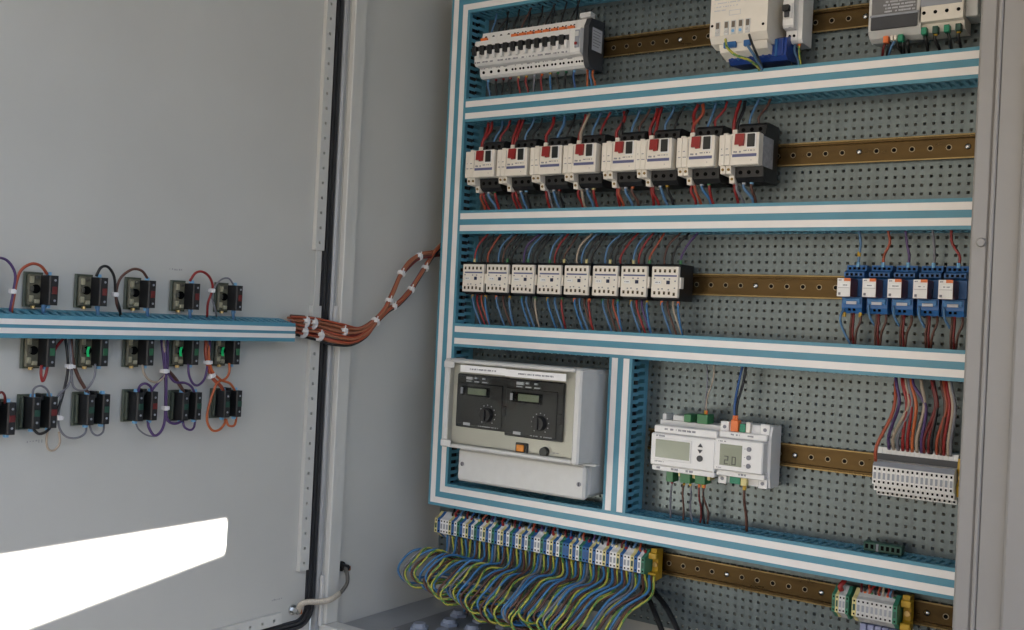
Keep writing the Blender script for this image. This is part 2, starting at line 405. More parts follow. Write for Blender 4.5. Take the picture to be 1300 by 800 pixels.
# ------------------------------------------------------------------ top-hat rails
def rail(label, z, x0, x1, y=-.0005):
    t = thing('din_rail', label, 'rail', (0, 0, z), 'brown metal rails on the mounting plate')
    b = MB()
    prof = [(y, -.0135), (y, .0135), (y-.0065, .0135), (y-.0065, .0175), (y-.0078, .0175), (y-.0078, .0122), (y-.0013, .0122), (y-.0013, -.0122), (y-.0078, -.0122), (y-.0078, -.0175), (y-.0065, -.0175), (y-.0065, -.0135)]
    n = len(prof); vs = [(x0, *p) for p in prof]+[(x1, *p) for p in prof]
    fs = [(i, (i+1) % n, n+(i+1) % n, n+i) for i in range(n)]
    b.add(vs, fs); part('rail', b, RAILM, t)
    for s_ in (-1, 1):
        part('lip_highlight', MB().cbox(x0, x1, y-.0086, y-.0079, s_*.0163-.0012, s_*.0163+.0012, .0003), RAILE, t)  # pale strip painted as the glint along each flange lip
    k = 0; x = math.ceil(x0/.025)*.025+.006
    def slot(m_): return m_.cyl((0,0,0), .0031, 'y', -.0006, 10)
    def screw(m_):
        m_.cyl((0,0,0), .0045, 'y', -.0025, 10, r2=.0035); return m_
    while x < x1-.005:
        if k % 6 == 3: obj('screw', cached('rail_screw', screw, STEEL, True), t, (x, y-.0014, 0))
        else:
            obj('slot_rim', cached('rail_slot_rim', lambda m_: m_.cyl((0,0,0), .0042, 'y', -.0005, 10), RAILL), t, (x, y-.0014, 0))
            obj('slot', cached('rail_slot', slot, HOLE), t, (x, y-.0016, 0))
        x += .025; k += 1
    return t
RAILE = mat('rail_lip_highlight', (.22, .16, .07), .3, .85, .2, 30)  # yellowish highlight of the rail lips, put into the colour
RAILL = mat('pale_slot_rim', (.26, .22, .15), .35, .7, .1)  # paler metal tone around the rail slots
zR = [.471, .2705, .0695, -.186, -.3845]
rail('brown metal rail behind the small circuit breakers at the top', zR[0], -1.155, -.245)
rail('brown metal rail carrying the motor starters', zR[1], -1.155, -.245)
rail('brown metal rail carrying contactors and blue relays', zR[2], -1.155, -.245)
rail('brown metal rail carrying the two display meters', zR[3], -.79, -.245)
rail('lowest brown metal rail carrying the feed terminals', zR[4], -1.195, -.245)
# ------------------------------------------------------------------ wires
NW = [0]
def wire(pts, color, r, label, group, markers=(), sub=5, n=7, name='wire'):
    two = color == 'gy'
    me = MB().tube(pts, r, n, two=two, sub=sub).mesh('wire', [WC['yellow'], WC['green']] if two else WC[color], True)
    o = obj(name, me, None, None, label, 'wire', group)
    for (p, mc, dirv) in markers:
        d_ = Vector(dirv).normalized()*.0035; p = Vector(p)
        part('marker', MB().tube([p-d_, p+d_], r*1.35, 8, sub=1), mc, o)
    return o
MK = [PALEY, ORANGEP, YELLOW, GREENP, BLUEL, REDP]
# ------------------------------------------------------------------ row 1: miniature circuit breakers
def marks(mb, x0, x1, z, h, y, seed, d=.0003, dens=.72):
    """illegible small print: a run of little dashes"""
    r = random.Random(seed); x = x0
    while x < x1-.0004:
        w_ = r.uniform(.0006, .0016)
        if r.random() < dens: mb.box(x, min(x+w_, x1), y-d, y, z-h*r.uniform(.35, .5), z+h*r.uniform(.35, .5))
        x += w_+.0004
    return mb
MW = .01665
def mcb_body(mb, w_=MW):
    y0 = -.0085
    prof = [(y0, -.041), (-.046, -.041), (-.051, -.037), (-.053, -.0235), (-.066, -.0225), (-.070, -.019), (-.072, .010), (-.070, .021), (-.052, .0235), (-.049, .041), (y0, .041)]
    return mb.prism(prof, 'x', 0, w_-.0003)
def breaker(i, loc, label, pairs, orange):
    t = thing('circuit_breaker', label, 'breaker', loc, 'row of small circuit breakers')
    obj('body', cached('mcb_body', mcb_body, WHITE), t)
    obj('toggle_slot', cached('mcb_slot', lambda m_: m_.box(.0005, MW-.0008, -.0735, -.071, .0015, .0105), DGREY), t)
    obj('toggle', cached('mcb_toggle', lambda m_: m_.cbox(.0008, .0095, -.0810, -.0725, -.0055, .0100, .0008), BLACK), t)
    obj('toggle_window', cached('mcb_win', lambda m_: m_.cbox(.0102, MW-.001, -.0785, -.0715, -.0125, .0008, .0006), WHITE), t)
    for sgn, zz in ((-1, -.031), (1, .0325)):
        for k in range(2 if pairs else 1):
            xx = MW*(.3+.4*k) if pairs else MW*.5
            obj('terminal_hole', cached('mcb_hole%d' % pairs, (lambda m_: m_.cyl((0,0,0), .0021 if pairs else .0028, 'y', .0018, 8)), HOLE), t, (xx, -.0535+(.0007 if sgn < 0 else .003), zz))
    if orange: obj('label_strip', cached('mcb_label', lambda m_: m_.box(.0022, MW-.0022, -.0575, -.0515, .0240, .0298), ORANGEP), t, (0, -.0004, .0002))
    pm = marks(MB(), .002, MW-.003, -.0175, .003, -.0712, i+11); marks(pm, .003, MW-.004, -.0245, .002, -.0535, i+31)
    part('printing', pm, INK, t)
    return t
x0 = P(602, 70, -.072).x
for i in range(12):
    pairs = 1 if i >= 4 else 0
    lab = 'small white circuit breaker with black toggle, %s from the left in the top row' % ORD[i]
    breaker(i, (x0+i*MW, 0, zR[0]), lab, pairs, 1 if (i == 0 or i >= 4) else 0)
# end unit with grey side
xe = x0+12*MW+.0003
t = thing('residual_current_unit', 'wide white breaker unit with grey flank at the right end of the top breaker row', 'breaker', (xe, 0, zR[0]))
W_ = .030
part('body', MB().prism([(-.0085, -.041), (-.046, -.041), (-.051, -.037), (-.053, -.0235), (-.066, -.0225), (-.070, -.019), (-.072, .010), (-.070, .021), (-.052, .0235), (-.049, .041), (-.0085, .041)], 'x', 0, .020), WHITE, t)
part('test_panel', MB().cbox(.011, .0195, -.0735, -.0715, -.013, .017, .0006), GREY, t)
part('test_button', MB().cbox(.012, .0165, -.0765, -.0735, -.0085, -.004, .0006), REDP, t)
part('window', MB().cbox(.0115, .019, -.0742, -.0725, .006, .014, .0004), LGREY, t)
part('side_module', MB().prism([(-.0085, -.043), (-.05, -.043), (-.056, -.036), (-.060, -.024), (-.060, .026), (-.052, .040), (-.0085, .043)], 'x', .0203, W_), DGREY, t)
part('top_cap', MB().cbox(.0075, .0295, -.056, -.040, .0415, .050, .0008), LGREY, t)
part('side_label', MB().box(W_, W_+.0004, -.048, -.016, -.012, .026), INKL, t)
pm = MB()
for k in range(6): pm.box(W_+.0004, W_+.0007, -.046, -.020-.003*(k % 3), .020-.005*k, .0212-.005*k)
part('printing', pm, INK, t)
for k in range(3): part('terminal_hole', MB().cyl((.004+.0055*k, -.0527, -.031), .0019, 'y', .002, 8), HOLE, t)
# wires above and below the breakers
def hang(x, z0, z1, y0, y1, color, r, label, group, dx=0, seed=0, marker=None, bow=.006):
    rr = random.Random(seed); dxx = dx
    pts = [(x, y0, z0), (x+dxx*.25+rr.uniform(-bow, bow)*.4, (y0*.8+y1*.2)-.003, z0+(z1-z0)*.3), (x+dxx*.7+rr.uniform(-bow, bow)*.5, y0*.35+y1*.65, z0+(z1-z0)*.68), (x+dxx, y1, z1)]
    mk = []
    if marker: mk = [(Vector(pts[0])*.78+Vector(pts[1])*.22, marker, (Vector(pts[1])-Vector(pts[0])))]
    return wire(pts, color, r, label, group, mk)
def wlab(c, where): return '%s wire %s' % (CNAME[c], where)
topc = ['lightblue', 'black', 'black', 'black', 'brown', 'black', 'black', 'black', 'black', 'black', 'black', 'black']
botc = ['lightblue', 'black', 'black', 'black', 'red', 'red', 'grey', 'red', 'corebl', 'black', 'black', 'blue']
for i in range(12):
    xx = x0+(i+.5)*MW
    hang(xx, zR[0]+.036, zTop-.018, -.035, -.030, topc[i], .0016, wlab(topc[i], 'rising from the %s small circuit breaker' % ORD[i]), 'breaker wires above', dx=.012*math.sin(i*2.1)+.006, seed=i)
    hang(xx, zR[0]-.038, zA+.018, -.036, -.032, botc[i], .0018, wlab(botc[i], 'dropping from the %s small circuit breaker' % ORD[i]), 'breaker wires below', dx=.004*math.sin(i*1.7), seed=i+40, marker=[BLUEL, REDP, REDP, REDP, PALEY, YELLOW, INKL, ORANGEP, YELLOW, GREENP, GREENP, BLUEL][i])
for k, c in enumerate(('orange', 'corebl', 'orange')):
    hang(xe+.012+.007*k, zR[0]-.038, zA+.018, -.03, -.03, c, .0017, wlab(c, 'under the grey-flanked unit ending the breaker row') , 'breaker wires below', dx=.004, seed=k+70)
# ---- power supply, single breaker, blue cable mass, meters at top right
l, r_, b_, t_ = *RECT(906, -60, 973, 46, -.10)[:2], P(906, 50, -.10).z, .56
zb = P(906, 50, -.10).z
t = thing('power_supply', 'tall cream power supply with a row of screw terminals, cut by the top picture edge', 'power supply', (l, 0, zb))
w_ = r_-l
part('housing', MB().prism([(-.0085, .0), (-.075, -.010), (-.092, -.006), (-.10, .004), (-.10, .118), (-.0085, .125)], 'x', 0, w_), CREAM, t)
part('terminal_shelf', MB().prism([(-.0085, -.012), (-.0085, -.0105), (-.072, -.0105), (-.090, -.0068), (-.086, -.018), (-.06, -.026)], 'x', .012, w_-.003), CREAM, t)
for k in range(5):
    xs = .010+.0155*k if k else .009
    xs = [.009, .023, .034, .0455, .0565][k]
    tm = part('terminal', MB().cbox(xs, xs+.0075, -.1012, -.099, .004, .025, .0005), LGREY, t)
    part('terminal_slot', MB().box(xs+.0012, xs+.0063, -.1016, -.1011, .0145, .0235), mat('slot_brown', (.16, .13, .10), .6), tm)
    part('screw', MB().cyl((xs+.0037, -.1010, .009), .0024, 'y', -.0012, 8), STEEL if k not in (2, 3) else BLUEL, tm)
for xs, zs in ((.0035, .020), (w_-.006, .014)): part('screw', MB().cyl((xs, -.0998, zs), .0021, 'y', -.0008, 8), HOLE, t)
pm = MB()
for k in range(7): marks(pm, .006, .006+.018+.02*(k % 3), .042+.0055*k, .0018, -.1001, 90+k)
pm.box(.030, .048, -.1004, -.1001, .033, .0336); pm.box(.030, .048, -.1004, -.1001, .040, .0406); pm.box(.030, .0304, -.1004, -.1001, .033, .0406); pm.box(.0476, .048, -.1004, -.1001, .033, .0406)
part('printing', pm, INKL, t)
for k, (xs, wd) in enumerate(((.020, .020), (.052, .010))): part('blue_tag', MB().cbox(xs, xs+wd, -.094, -.088, -.0135, -.0045, .0008), BLUEP, t)
# wires of the supply
ps = lambda a, b, y: P(a, b, y)
wire([ps(921, 50, -.102), ps(923, 60, -.11), ps(934, 70, -.11), ps(950, 76, -.10), ps(961, 84, -.075), ps(965, 92, -.05)], 'gy', .0021, 'green and yellow wire curving under the cream power supply', 'power supply wires')
wire([ps(951, 44, -.102), ps(955, 56, -.11), ps(961, 70, -.10), ps(968, 86, -.06)], 'black', .0019, 'black wire below the cream power supply', 'power supply wires')
wire([ps(949, 58, -.10), ps(957, 70, -.10), ps(964, 82, -.075), ps(970, 92, -.05)], 'lightblue', .0021, 'light blue wire below the cream power supply', 'power supply wires')
# deep blue ribbed transformer block below
l2, r2_, zb2, zt2 = RECT(932, 58, 1003, 78, -.05)
t = thing('blue_ribbed_block', 'deep blue ribbed block hanging under the cream power supply', 'component', (l2, 0, zb2))
H2 = zt2-zb2
part('body', MB().prism([(-.010, .004), (-.060, .0), (-.068, .006), (-.066, H2-.002), (-.05, H2+.004), (-.010, H2+.004)], 'x', 0, r2_-l2), NAVY, t)
for k in range(9):
    xs = .004+k*(r2_-l2-.012)/8; part('rib', MB().cbox(xs, xs+.004, -.0695, -.0655, .005, H2-.003, .0008), BLUEP if k % 3 == 1 else NAVY, t)
# single breaker right of the supply
x1_ = P(993, 30, -.072).x
t = thing('circuit_breaker', 'single white circuit breaker with black toggle beside the cream power supply', 'breaker', (x1_, 0, zR[0]))
obj('body', cached('mcb_body', mcb_body, WHITE), t)
part('toggle_slot', MB().cbox(.0015, MW-.002, -.0742, -.071, -.010, .012, .0005), WHITE, t)
part('toggle', MB().cbox(.003, MW-.004, -.083, -.0742, -.001, .008, .0008), BLACK, t)
part('toggle_stem', MB().cbox(.0045, MW-.0055, -.0785, -.0742, -.009, -.0012, .0004), DGREY, t)
for k in (0, 1): obj('terminal_hole', cached('mcb_hole1', None, None), t, (MW*(.3+.4*k), -.0530, -.031))
part('side_panel', MB().prism([(-.0085, -.041), (-.046, -.041), (-.050, -.036), (-.052, .036), (-.0085, .041)], 'x', MW-.0002, MW+.0065), WHITE, t)
part('side_print', marks(MB(), .003, MW-.003, -.0215, .003, -.0668, 5), INK, t)
for k, c in enumerate(('black', 'lightblue', 'gy')):
    hang(x1_+.004+.006*k, zR[0]-.038, zA+.018, -.04, -.032, c, .0017, wlab(c, 'below the single breaker beside the power supply'), 'single breaker wires', dx=.002, seed=k+7, marker=ORANGEP if k != 1 else None)
# top right device pair
l3, r3, zb3, _ = RECT(1106, -40, 1168, 44, -.06)
zb3 = P(1110, 44, -.06).z
t = thing('multifunction_meter', 'light grey module with clear flap over its terminals at the top right', 'meter', (l3, 0, zb3))
w3 = r3-l3
part('housing', MB().prism([(-.0085, -.004), (-.040, -.008), (-.052, -.004), (-.060, .004), (-.060, .10), (-.0085, .10)], 'x', 0, w3), LGREY, t)
part('terminal_flap', MB().cbox(.004, w3-.004, -.064, -.0602, .005, .024, .001), DGREY, t)
part('flap_edge', MB().cbox(.003, w3-.001, -.0662, -.0642, .0225, .0258, .0006), GREY, t)
part('label_panel', MB().box(.004, w3-.006, -.0612, -.0602, .0262, .062), mat('grey_label', (.16, .16, .165), .4), t)
pm = MB()
for k in range(7): marks(pm, .020+.003*(k % 2), w3-.008, .030+.0045*k, .0026, -.0613, 150+k, .0004, .85)
part('printing', pm, INKL, t)
part('terminal', MB().cbox(.021, .028, -.060, -.048, -.013, -.0035, .0006), ORANGEP, t)
part('terminal', MB().cbox(.041, .048, -.060, -.048, -.013, -.0035, .0006), GREEND, t)
for k in range(2): part('terminal', MB().cbox(.0305+.005*k, .034+.005*k, -.058, -.048, -.010, -.0035, .0004), CREAM, t)
l4, r4, _, _ = RECT(1170, -40, 1222, 30, -.06); zb4 = P(1180, 27, -.06).z
t = thing('socket_module', 'cream module with four round sockets and green plugs, top right corner', 'meter', (l4, 0, zb4))
w4 = r4-l4
part('housing', MB().prism([(-.0085, -.012), (-.046, -.012), (-.050, -.001), (-.060, .0), (-.060, .09), (-.0085, .09)], 'x', 0, w4), CREAM, t)
part('upper_panel', MB().box(.001, w4-.002, -.0612, -.0601, .021, .07), GREY, t)
part('side_step', MB().cbox(w4+.0003, w4+.016, -.048, -.0085, .004, .07, .001), LGREY, t)
for k in range(4):
    xs = .006+k*(w4-.012)/3
    part('socket', MB().cyl((xs, -.0598, .012), .0025, 'y', -.0008, 12), HOLE, t)
    part('plug', MB().cbox(xs-.0036, xs+.0036, -.058, -.046, -.0165, -.0065 if k else -.0066, .0006), GREENK if k % 2 else GREEND, t)
for k in range(4):
    xs = l4+.006+k*(w4-.012)/3
    hang(xs, zb4-.013, zA+.018, -.05, -.035, 'black', .0022, 'thick black wire below the module with four round sockets', 'socket module wires', dx=.001, seed=k, marker=YELLOW if k in (1, 3) else None)
for k, c in enumerate(('darkred', 'black', 'lightblue', 'black', 'black', 'black')):
    hang(l3+.022+.006*k, zb3-.010, zA+.018, -.05, -.033, c, .0020, wlab(c, 'below the clear-flapped module at the top right'), 'flap module wires', dx=-.012 if k < 3 else .001, seed=k+5)
# ------------------------------------------------------------------ row 2: motor starters
def starter(i, loc):
    t = thing('motor_starter', 'cream and black motor starter with red rocker, %s' % ('first, beside the left vertical duct' if i == 0 else 'last at the right end of its row' if i == 7 else '%s from the left' % ORD[i]), 'motor starter', loc, 'row of motor starters')
    A = .0185; W2 = .0635
    def hous(m_):
        m_.prism([(-.0085, -.0445), (-.056, -.0445), (-.064, -.038), (-.066, -.0225), (-.070, -.0225), (-.070, .025), (-.062, .025), (-.060, .040), (-.054, .0445), (-.0085, .0445)], 'x', A+.0004, W2-.0004); return m_
    obj('housing', cached('gv_housing', hous, BLACK), t)
    obj('front_cover', cached('gv_cover', lambda m_: m_.cbox(A+.0002, W2, -.088, -.0703, -.0232, .0245, .0012), CREAM), t)
    def sidep(m_): return m_.box(W2-.0004, W2, -.0700, -.030, -.023, .022)
    obj('side_label', cached('gv_side', sidep, mat('side_sticker', (.36, .36, .38), .5, 0, .3, 160)), t)
    def aux(m_):
        m_.cbox(0, .0089, -.0865, -.0085, -.0225, .0235, .0008); return m_
    for k in range(2):
        a = obj('auxiliary_block', cached('gv_aux', aux, CREAM), t, (k*.0092, 0, 0))
        def ft(m_, k=k):
            return m_.prism([(-.020, -.0222), (-.080, -.0222), (-.078, -.034), (-.066, -.036), (-.064, -.0465), (-.020, -.0465)] if k else [(-.020, -.0222), (-.080, -.0222), (-.078, -.034), (-.020, -.036)], 'x', .0004, .0085)
        obj('terminal_foot', cached('gv_foot%d' % k, ft, CREAM), a)
        obj('terminal_screw', cached('gv_screw', lambda m_: m_.cyl((.0045, -.0803, -.028), .0022, 'y', .003, 8), BRASSD), a)
        if k: obj('terminal_screw', cached('gv_screw2', lambda m_: m_.cyl((.0045, -.0662, -.0405), .0022, 'y', .002, 8), BRASSD), a)
        obj('top_tab', cached('gv_tab%d' % k, lambda m_, k=k: m_.cbox(.0006, .0083, -.074+.012*k, -.05, .0236, .0285+.007*k, .0006), CREAM), a)
    kn = obj('red_rocker', cached('gv_knob', lambda m_: m_.prism([(.0275, .0245), (.0415, .0245), (.0405, .0068), (.0335, .0060), (.0335, .0085), (.0265, .0085)], 'y', -.0922, -.0882), REDP), t, (0, 0, -.0016))
    obj('dark_button', cached('gv_button', lambda m_: m_.cbox(.0455, .0575, -.0905, -.0882, .0030, .0225, .0008), DKGREEN), t)
    obj('button_surround', cached('gv_surr', lambda m_: m_.cbox(.0437, .0595, -.0893, -.0881, .0010, .0240, .0005), WHITE), t)
    obj('label_strip', cached('gv_strip', lambda m_: m_.box(.0225, .0605, -.0886, -.0881, -.0112, -.0068), SLATE), t)
    def pr(m_):
        marks(m_, .024, .036, -.0035, .003, -.0881, 3); marks(m_, .040, .058, -.002, .002, -.0881, 4); marks(m_, .047, .053, -.0165, .002, -.0881, 5)
        for k in range(4): marks(m_, .002+.0092*(k % 2), .0075+.0092*(k % 2), .002-.009*(k//2), .0018, -.0866, 6+k)
        m_.box(.0208, .0212, -.0886, -.0881, -.008, .021)
        return m_
    obj('printing', cached('gv_print', pr, INK), t, kind='stuff')
    def hol(m_):
        for k in range(3): m_.cyl((.027+.0135*k, -.0652, -.031), .0030, 'y', .004, 10)
        for k in range(3): m_.cyl((.027+.0135*k, -.0618, .034), .0030, 'y', .004, 10)
        return m_
    for k in range(3):
        obj('terminal_hole', cached('gv_holeb', lambda m_: m_.cyl((0, -.0657, -.031), .0031, 'y', .004, 10), HOLE), t, (.027+.0135*k, 0, 0))
        obj('terminal_hole', cached('gv_holet', lambda m_: m_.cyl((0, -.0616, .034), .0031, 'y', .004, 10), HOLE), t, (.027+.0135*k, 0, 0))
    return t
BRASSD = mat('terminal_brass', (.25, .17, .06), .4, .7)
DKGREEN = mat('dark_window', (.010, .012, .010), .4)
sx = [P(a, b, -.088).x for a, b in zip((590, 630, 672, 714, 763, 806, 858, 912), (210, 208, 206, 204, 201, 199, 197, 195))]
upc = [['red', 'red', 'lightblue', 'red'], ['red', 'red', 'lightblue', 'black'], ['red', 'lightblue', 'black'], ['red', 'cream', 'lightblue', 'red'], ['red', 'black', 'lightblue', 'brown'], ['red', 'red', 'lightblue', 'black'], ['red', 'orangered', 'lightblue', 'red'], ['red', 'black', 'lightblue', 'brown']]
dnc = [['orangered', 'red', 'lightblue', 'red'], ['red', 'red', 'lightblue', 'black'], ['red', 'grey', 'lightblue', 'black'], ['red', 'cream', 'lightblue', 'red'], ['red', 'orangered', 'lightblue', 'brown'], ['red', 'red', 'lightblue', 'black'], ['red', 'orangered', 'corebl', 'red'], ['red', 'grey', 'lightblue', 'brown']]
def ordn(i, n): return 'first' if i == 0 else 'last' if i == n-1 else ORD[i]
for i, xx in enumerate(sx):
    starter(i, (xx, 0, zR[1]-.002))
    for k, c in enumerate(upc[i]):
        ox = [.0075, .013, .030, .046][k] if len(upc[i]) == 4 else [.010, .030, .045][k]
        hang(xx+ox, zR[1]+(.030 if k < 2 else .040), zA-.019, -.052 if k < 2 else -.047, -.036, c, (.0027 if k < 2 else .0019), wlab(c, 'above the %s motor starter' % ordn(i, 8)), 'wires above the motor starters', dx=[.002, .004, .010, .012][k], seed=i*9+k, bow=.010)
    for k, c in enumerate(dnc[i]):
        ox = [.012, .016, .027, .040][k]
        hang(xx+ox, zR[1]-(.046 if k < 2 else .043), zB_+.019, -.050, -.036, c, .0023, wlab(c, 'below the %s motor starter' % ordn(i, 8)), 'wires below the motor starters', dx=[.001, .006, .010, .004][k]+.003*math.sin(i+k), seed=i*9+k+100, marker=[None, None, INKL, MK[(i+k) % 6]][k])
# ------------------------------------------------------------------ row 3: mini contactors
WK = .0465
def contactor(i, loc):
    t = thing('contactor', 'cream faced black contactor with ten terminals, %s in its row' % ('first beside the left duct' if i == 0 else 'last at the right end' if i == 7 else '%s from the left' % ORD[i]), 'contactor', loc, 'row of contactors')
    obj('base', cached('k_base', lambda m_: m_.prism([(-.0085, -.029), (-.052, -.029), (-.057, -.0265), (-.057, .0265), (-.052, .029), (-.0085, .029)], 'x', .0008, WK-.0008), BLACK), t)
    obj('front_face', cached('k_face', lambda m_: m_.cbox(0, WK, -.064, -.0568, -.0245, .0245, .0008), CREAM), t)
    obj('label_strip', cached('k_strip', lambda m_: m_.box(.005, WK-.0025, -.0646, -.0641, .0085, .0110), SLATE), t)
    obj('blue_window', cached('k_win', lambda m_: m_.cbox(.0265, .0325, -.0652, -.0641, -.0035, .0022, .0004), mat('dark_blue_lens', (.012, .02, .06), .3)), t)
    obj('side_clip', cached('k_clip', lambda m_: m_.cbox(WK-.0005, WK+.0032, -.060, -.050, -.010, .008, .0006), CREAM), t)
    for k in range(5):
        for zz in (.0175, -.0175):
            obj('terminal', cached('k_term', lambda m_: m_.cbox(-.0019, .0019, -.0646, -.0641, -.0026, .0026, .0002), BRASSK), t, (.0062+.0085*k, 0, zz-(.0015 if k == 4 and zz < 0 else 0)))
            obj('terminal_hole', cached('k_hole', lambda m_: m_.cyl((0, -.0646, 0), .0012, 'y', -.0003, 6), HOLE), t, (.0062+.0085*k, 0, zz-.0008-(.0015 if k == 4 and zz < 0 else 0)))
    def pr(m_):
        for (a, b) in ((.0055, .0055), (.0225, .005), (.0315, .005), (.013, -.0115), (.0195, -.011), (.0305, -.012), (.041, -.0095), (.0415, .0015)):
            m_.box(a-.0012, a+.0012, -.0645, -.0641, b-.001, b+.001)
        return m_
    obj('printing', cached('k_print', pr, INK), t, kind='stuff')
    lb = obj('name_label', cached('k_label', lambda m_: m_.box(.006, .0175, -.0645, -.0641, -.0035, .0018), WHITE), t)
    part('printing', marks(MB(), .0075, .0155, -.0008, .0018, -.0645, 300+i), INK, lb)
    return t
BRASSK = mat('terminal_dull_brass', (.13, .095, .05), .45, .5)
kx = [P(a, 357, -.064).x for a in (587, 617, 649, 682, 716, 752, 788, 827)]
kup = [['red', 'black', 'orangered'], ['lightblue', 'brown', 'black', 'black'], ['purple', 'lightblue', 'black', 'black'], ['lightblue', 'red', 'black', 'brown'], ['cream', 'lightblue', 'black', 'black'], ['lightblue', 'black', 'black', 'red'], ['lightblue', 'red', 'black', 'orangered'], ['brown', 'black', 'purple']]
kdn = [['lightblue', 'red', 'orangered', 'corebl'], ['lightblue', 'brown', 'lightblue'], ['corebl', 'lightblue', 'black', 'cream'], ['corebl', 'lightblue', 'red'], ['corebl', 'lightblue', 'brown', 'red'], ['lightblue', 'brown', 'orangered', 'corebl'], ['lightblue', 'red', 'purple', 'corebl'], ['lightblue', 'brown', 'cream', 'corebl']]
for i, xx in enumerate(kx):
    contactor(i, (xx, 0, zR[2]))
    n_ = len(kup[i])
    for k, c in enumerate(kup[i]):
        ox = .012+k*.029/max(1, n_-1)
        z0 = zR[2]+.027
        pts = [(xx+ox, -.045, z0), (xx+ox+.001, -.047, z0+.014), (xx+ox+.006+.002*k, -.044, z0+.034), (xx+ox+.020+.003*(i % 3), -.036, zB_-.019)]
        mk = [((xx+ox, -.046, z0+.006), MK[(i+k) % 6], (0, 0, 1))] if (i+k) % 3 == 0 else []
        wire(pts, c, .0017, wlab(c, 'arching above the %s contactor' % ordn(i, 8)), 'wires above the contactors', mk)
    n_ = len(kdn[i])
    for k, c in enumerate(kdn[i]):
        ox = .010+k*.029/max(1, n_-1)
        z0 = zR[2]-.027
        mk = [((xx+ox, -.044, z0-.006), [YELLOW, ORANGEP, GREENP][(i+k) % 3], (0, 0, 1))] if (k == n_-1 or k == 0) else []
        dx = .016 if k < n_-1 else .006
        wire([(xx+ox, -.043, z0), (xx+ox+dx*.15, -.046, z0-.014), (xx+ox+dx*.6, -.043, z0-.036), (xx+ox+dx, -.036, zC+.019)], c, .0018, wlab(c, 'dropping below the %s contactor' % ordn(i, 8)), 'wires below the contactors', mk)
# ------------------------------------------------------------------ blue plug-in relays
def relay(i, loc):
    t = thing('relay_base', 'blue relay base carrying a white and orange relay, %s of five' % (['leftmost', 'second from left', 'middle one', 'second from right', 'rightmost'][i]), 'relay', loc, 'blue relay bases')
    WS = .0285
    def sock(m_):
        m_.prism([(-.0085, -.034), (-.030, -.036), (-.042, -.036), (-.046, -.028), (-.046, -.013), (-.034, -.011), (-.034, .014), (-.042, .017), (-.042, .023), (-.030, .026), (-.028, .034), (-.0085, .034)], 'x', 0, WS); return m_
    obj('base', cached('r_sock', sock, BLUEP), t)
    obj('retaining_clip', cached('r_clip', lambda m_: m_.cbox(.002, WS-.002, -.0490, -.0462, -.0225, -.0145, .0008), BLUEL2), t)
    obj('name_tag', cached('r_tag', lambda m_: m_.cbox(.0075, WS-.0065, -.0505, -.0492, -.0232, -.0190, .0004), INKL), t)
    def holes(m_, z, n=4, y=-.0463):
        for k in range(n): m_.box(.0025+.0066*k, .0060+.0066*k, y, y+.0005, z, z+.0036)
        return m_
    for k in range(4):
        for (z, y) in ((.0180, -.0424), (.0275, -.0300), (-.0325, -.0453)):
            if z < 0 and k in (0, 3): continue
            obj('terminal_hole', cached('r_hole', lambda m_: m_.box(-.0018, .0018, -.0004, .0006, -.0018, .0018), HOLE), t, (.0043+.0066*k, y+.0001, z+.0018))
    rl = obj('relay', cached('r_case', lambda m_: m_.cbox(-.0005, .0185, -.068, -.0345, -.0132, .0128, .0010), MAROON), t)
    obj('relay_face', cached('r_face', lambda m_: m_.box(-.0002, .0180, -.0700, -.0682, -.0130, .0126), WHITE), rl)
    obj('orange_flag', cached('r_flag', lambda m_: m_.box(.0095, .0182, -.0712, -.0701, .0086, .0128), ORANGEP), rl)
    obj('test_button', cached('r_tb', lambda m_: m_.cbox(.0018, .0050, -.0713, -.0701, -.0110, -.0075, .0003), INK), rl)
    lb = obj('paper_label', cached('r_lab', lambda m_: m_.box(.0040, .0160, -.0704, -.0701, .0005, .0058), WHITEP), rl)
    pm = marks(MB(), .0062, .0145, .0030, .0018, -.0704, 500+i); part('printing', pm, INK, lb)
    pm = marks(MB(), .0015, .0062, .0100, .0018, -.0701, 520); pm.box(.001, .0175, -.0702, -.0701, -.0010, -.0006); part('printing', pm, INK, rl)
    return t
WHITEP = mat('paper_white', (.85, .85, .84), .6)
BLUEL2 = mat('mid_blue_plastic', (.04, .19, .45), .42)
rx = [P(a, 365, -.07).x for a in (1063, 1095, 1127, 1159.5, 1191.5)]
ruc = ['lightblue', 'orangered', 'purple', 'grey', 'red']
RN = ['leftmost', 'second', 'middle', 'fourth', 'rightmost']
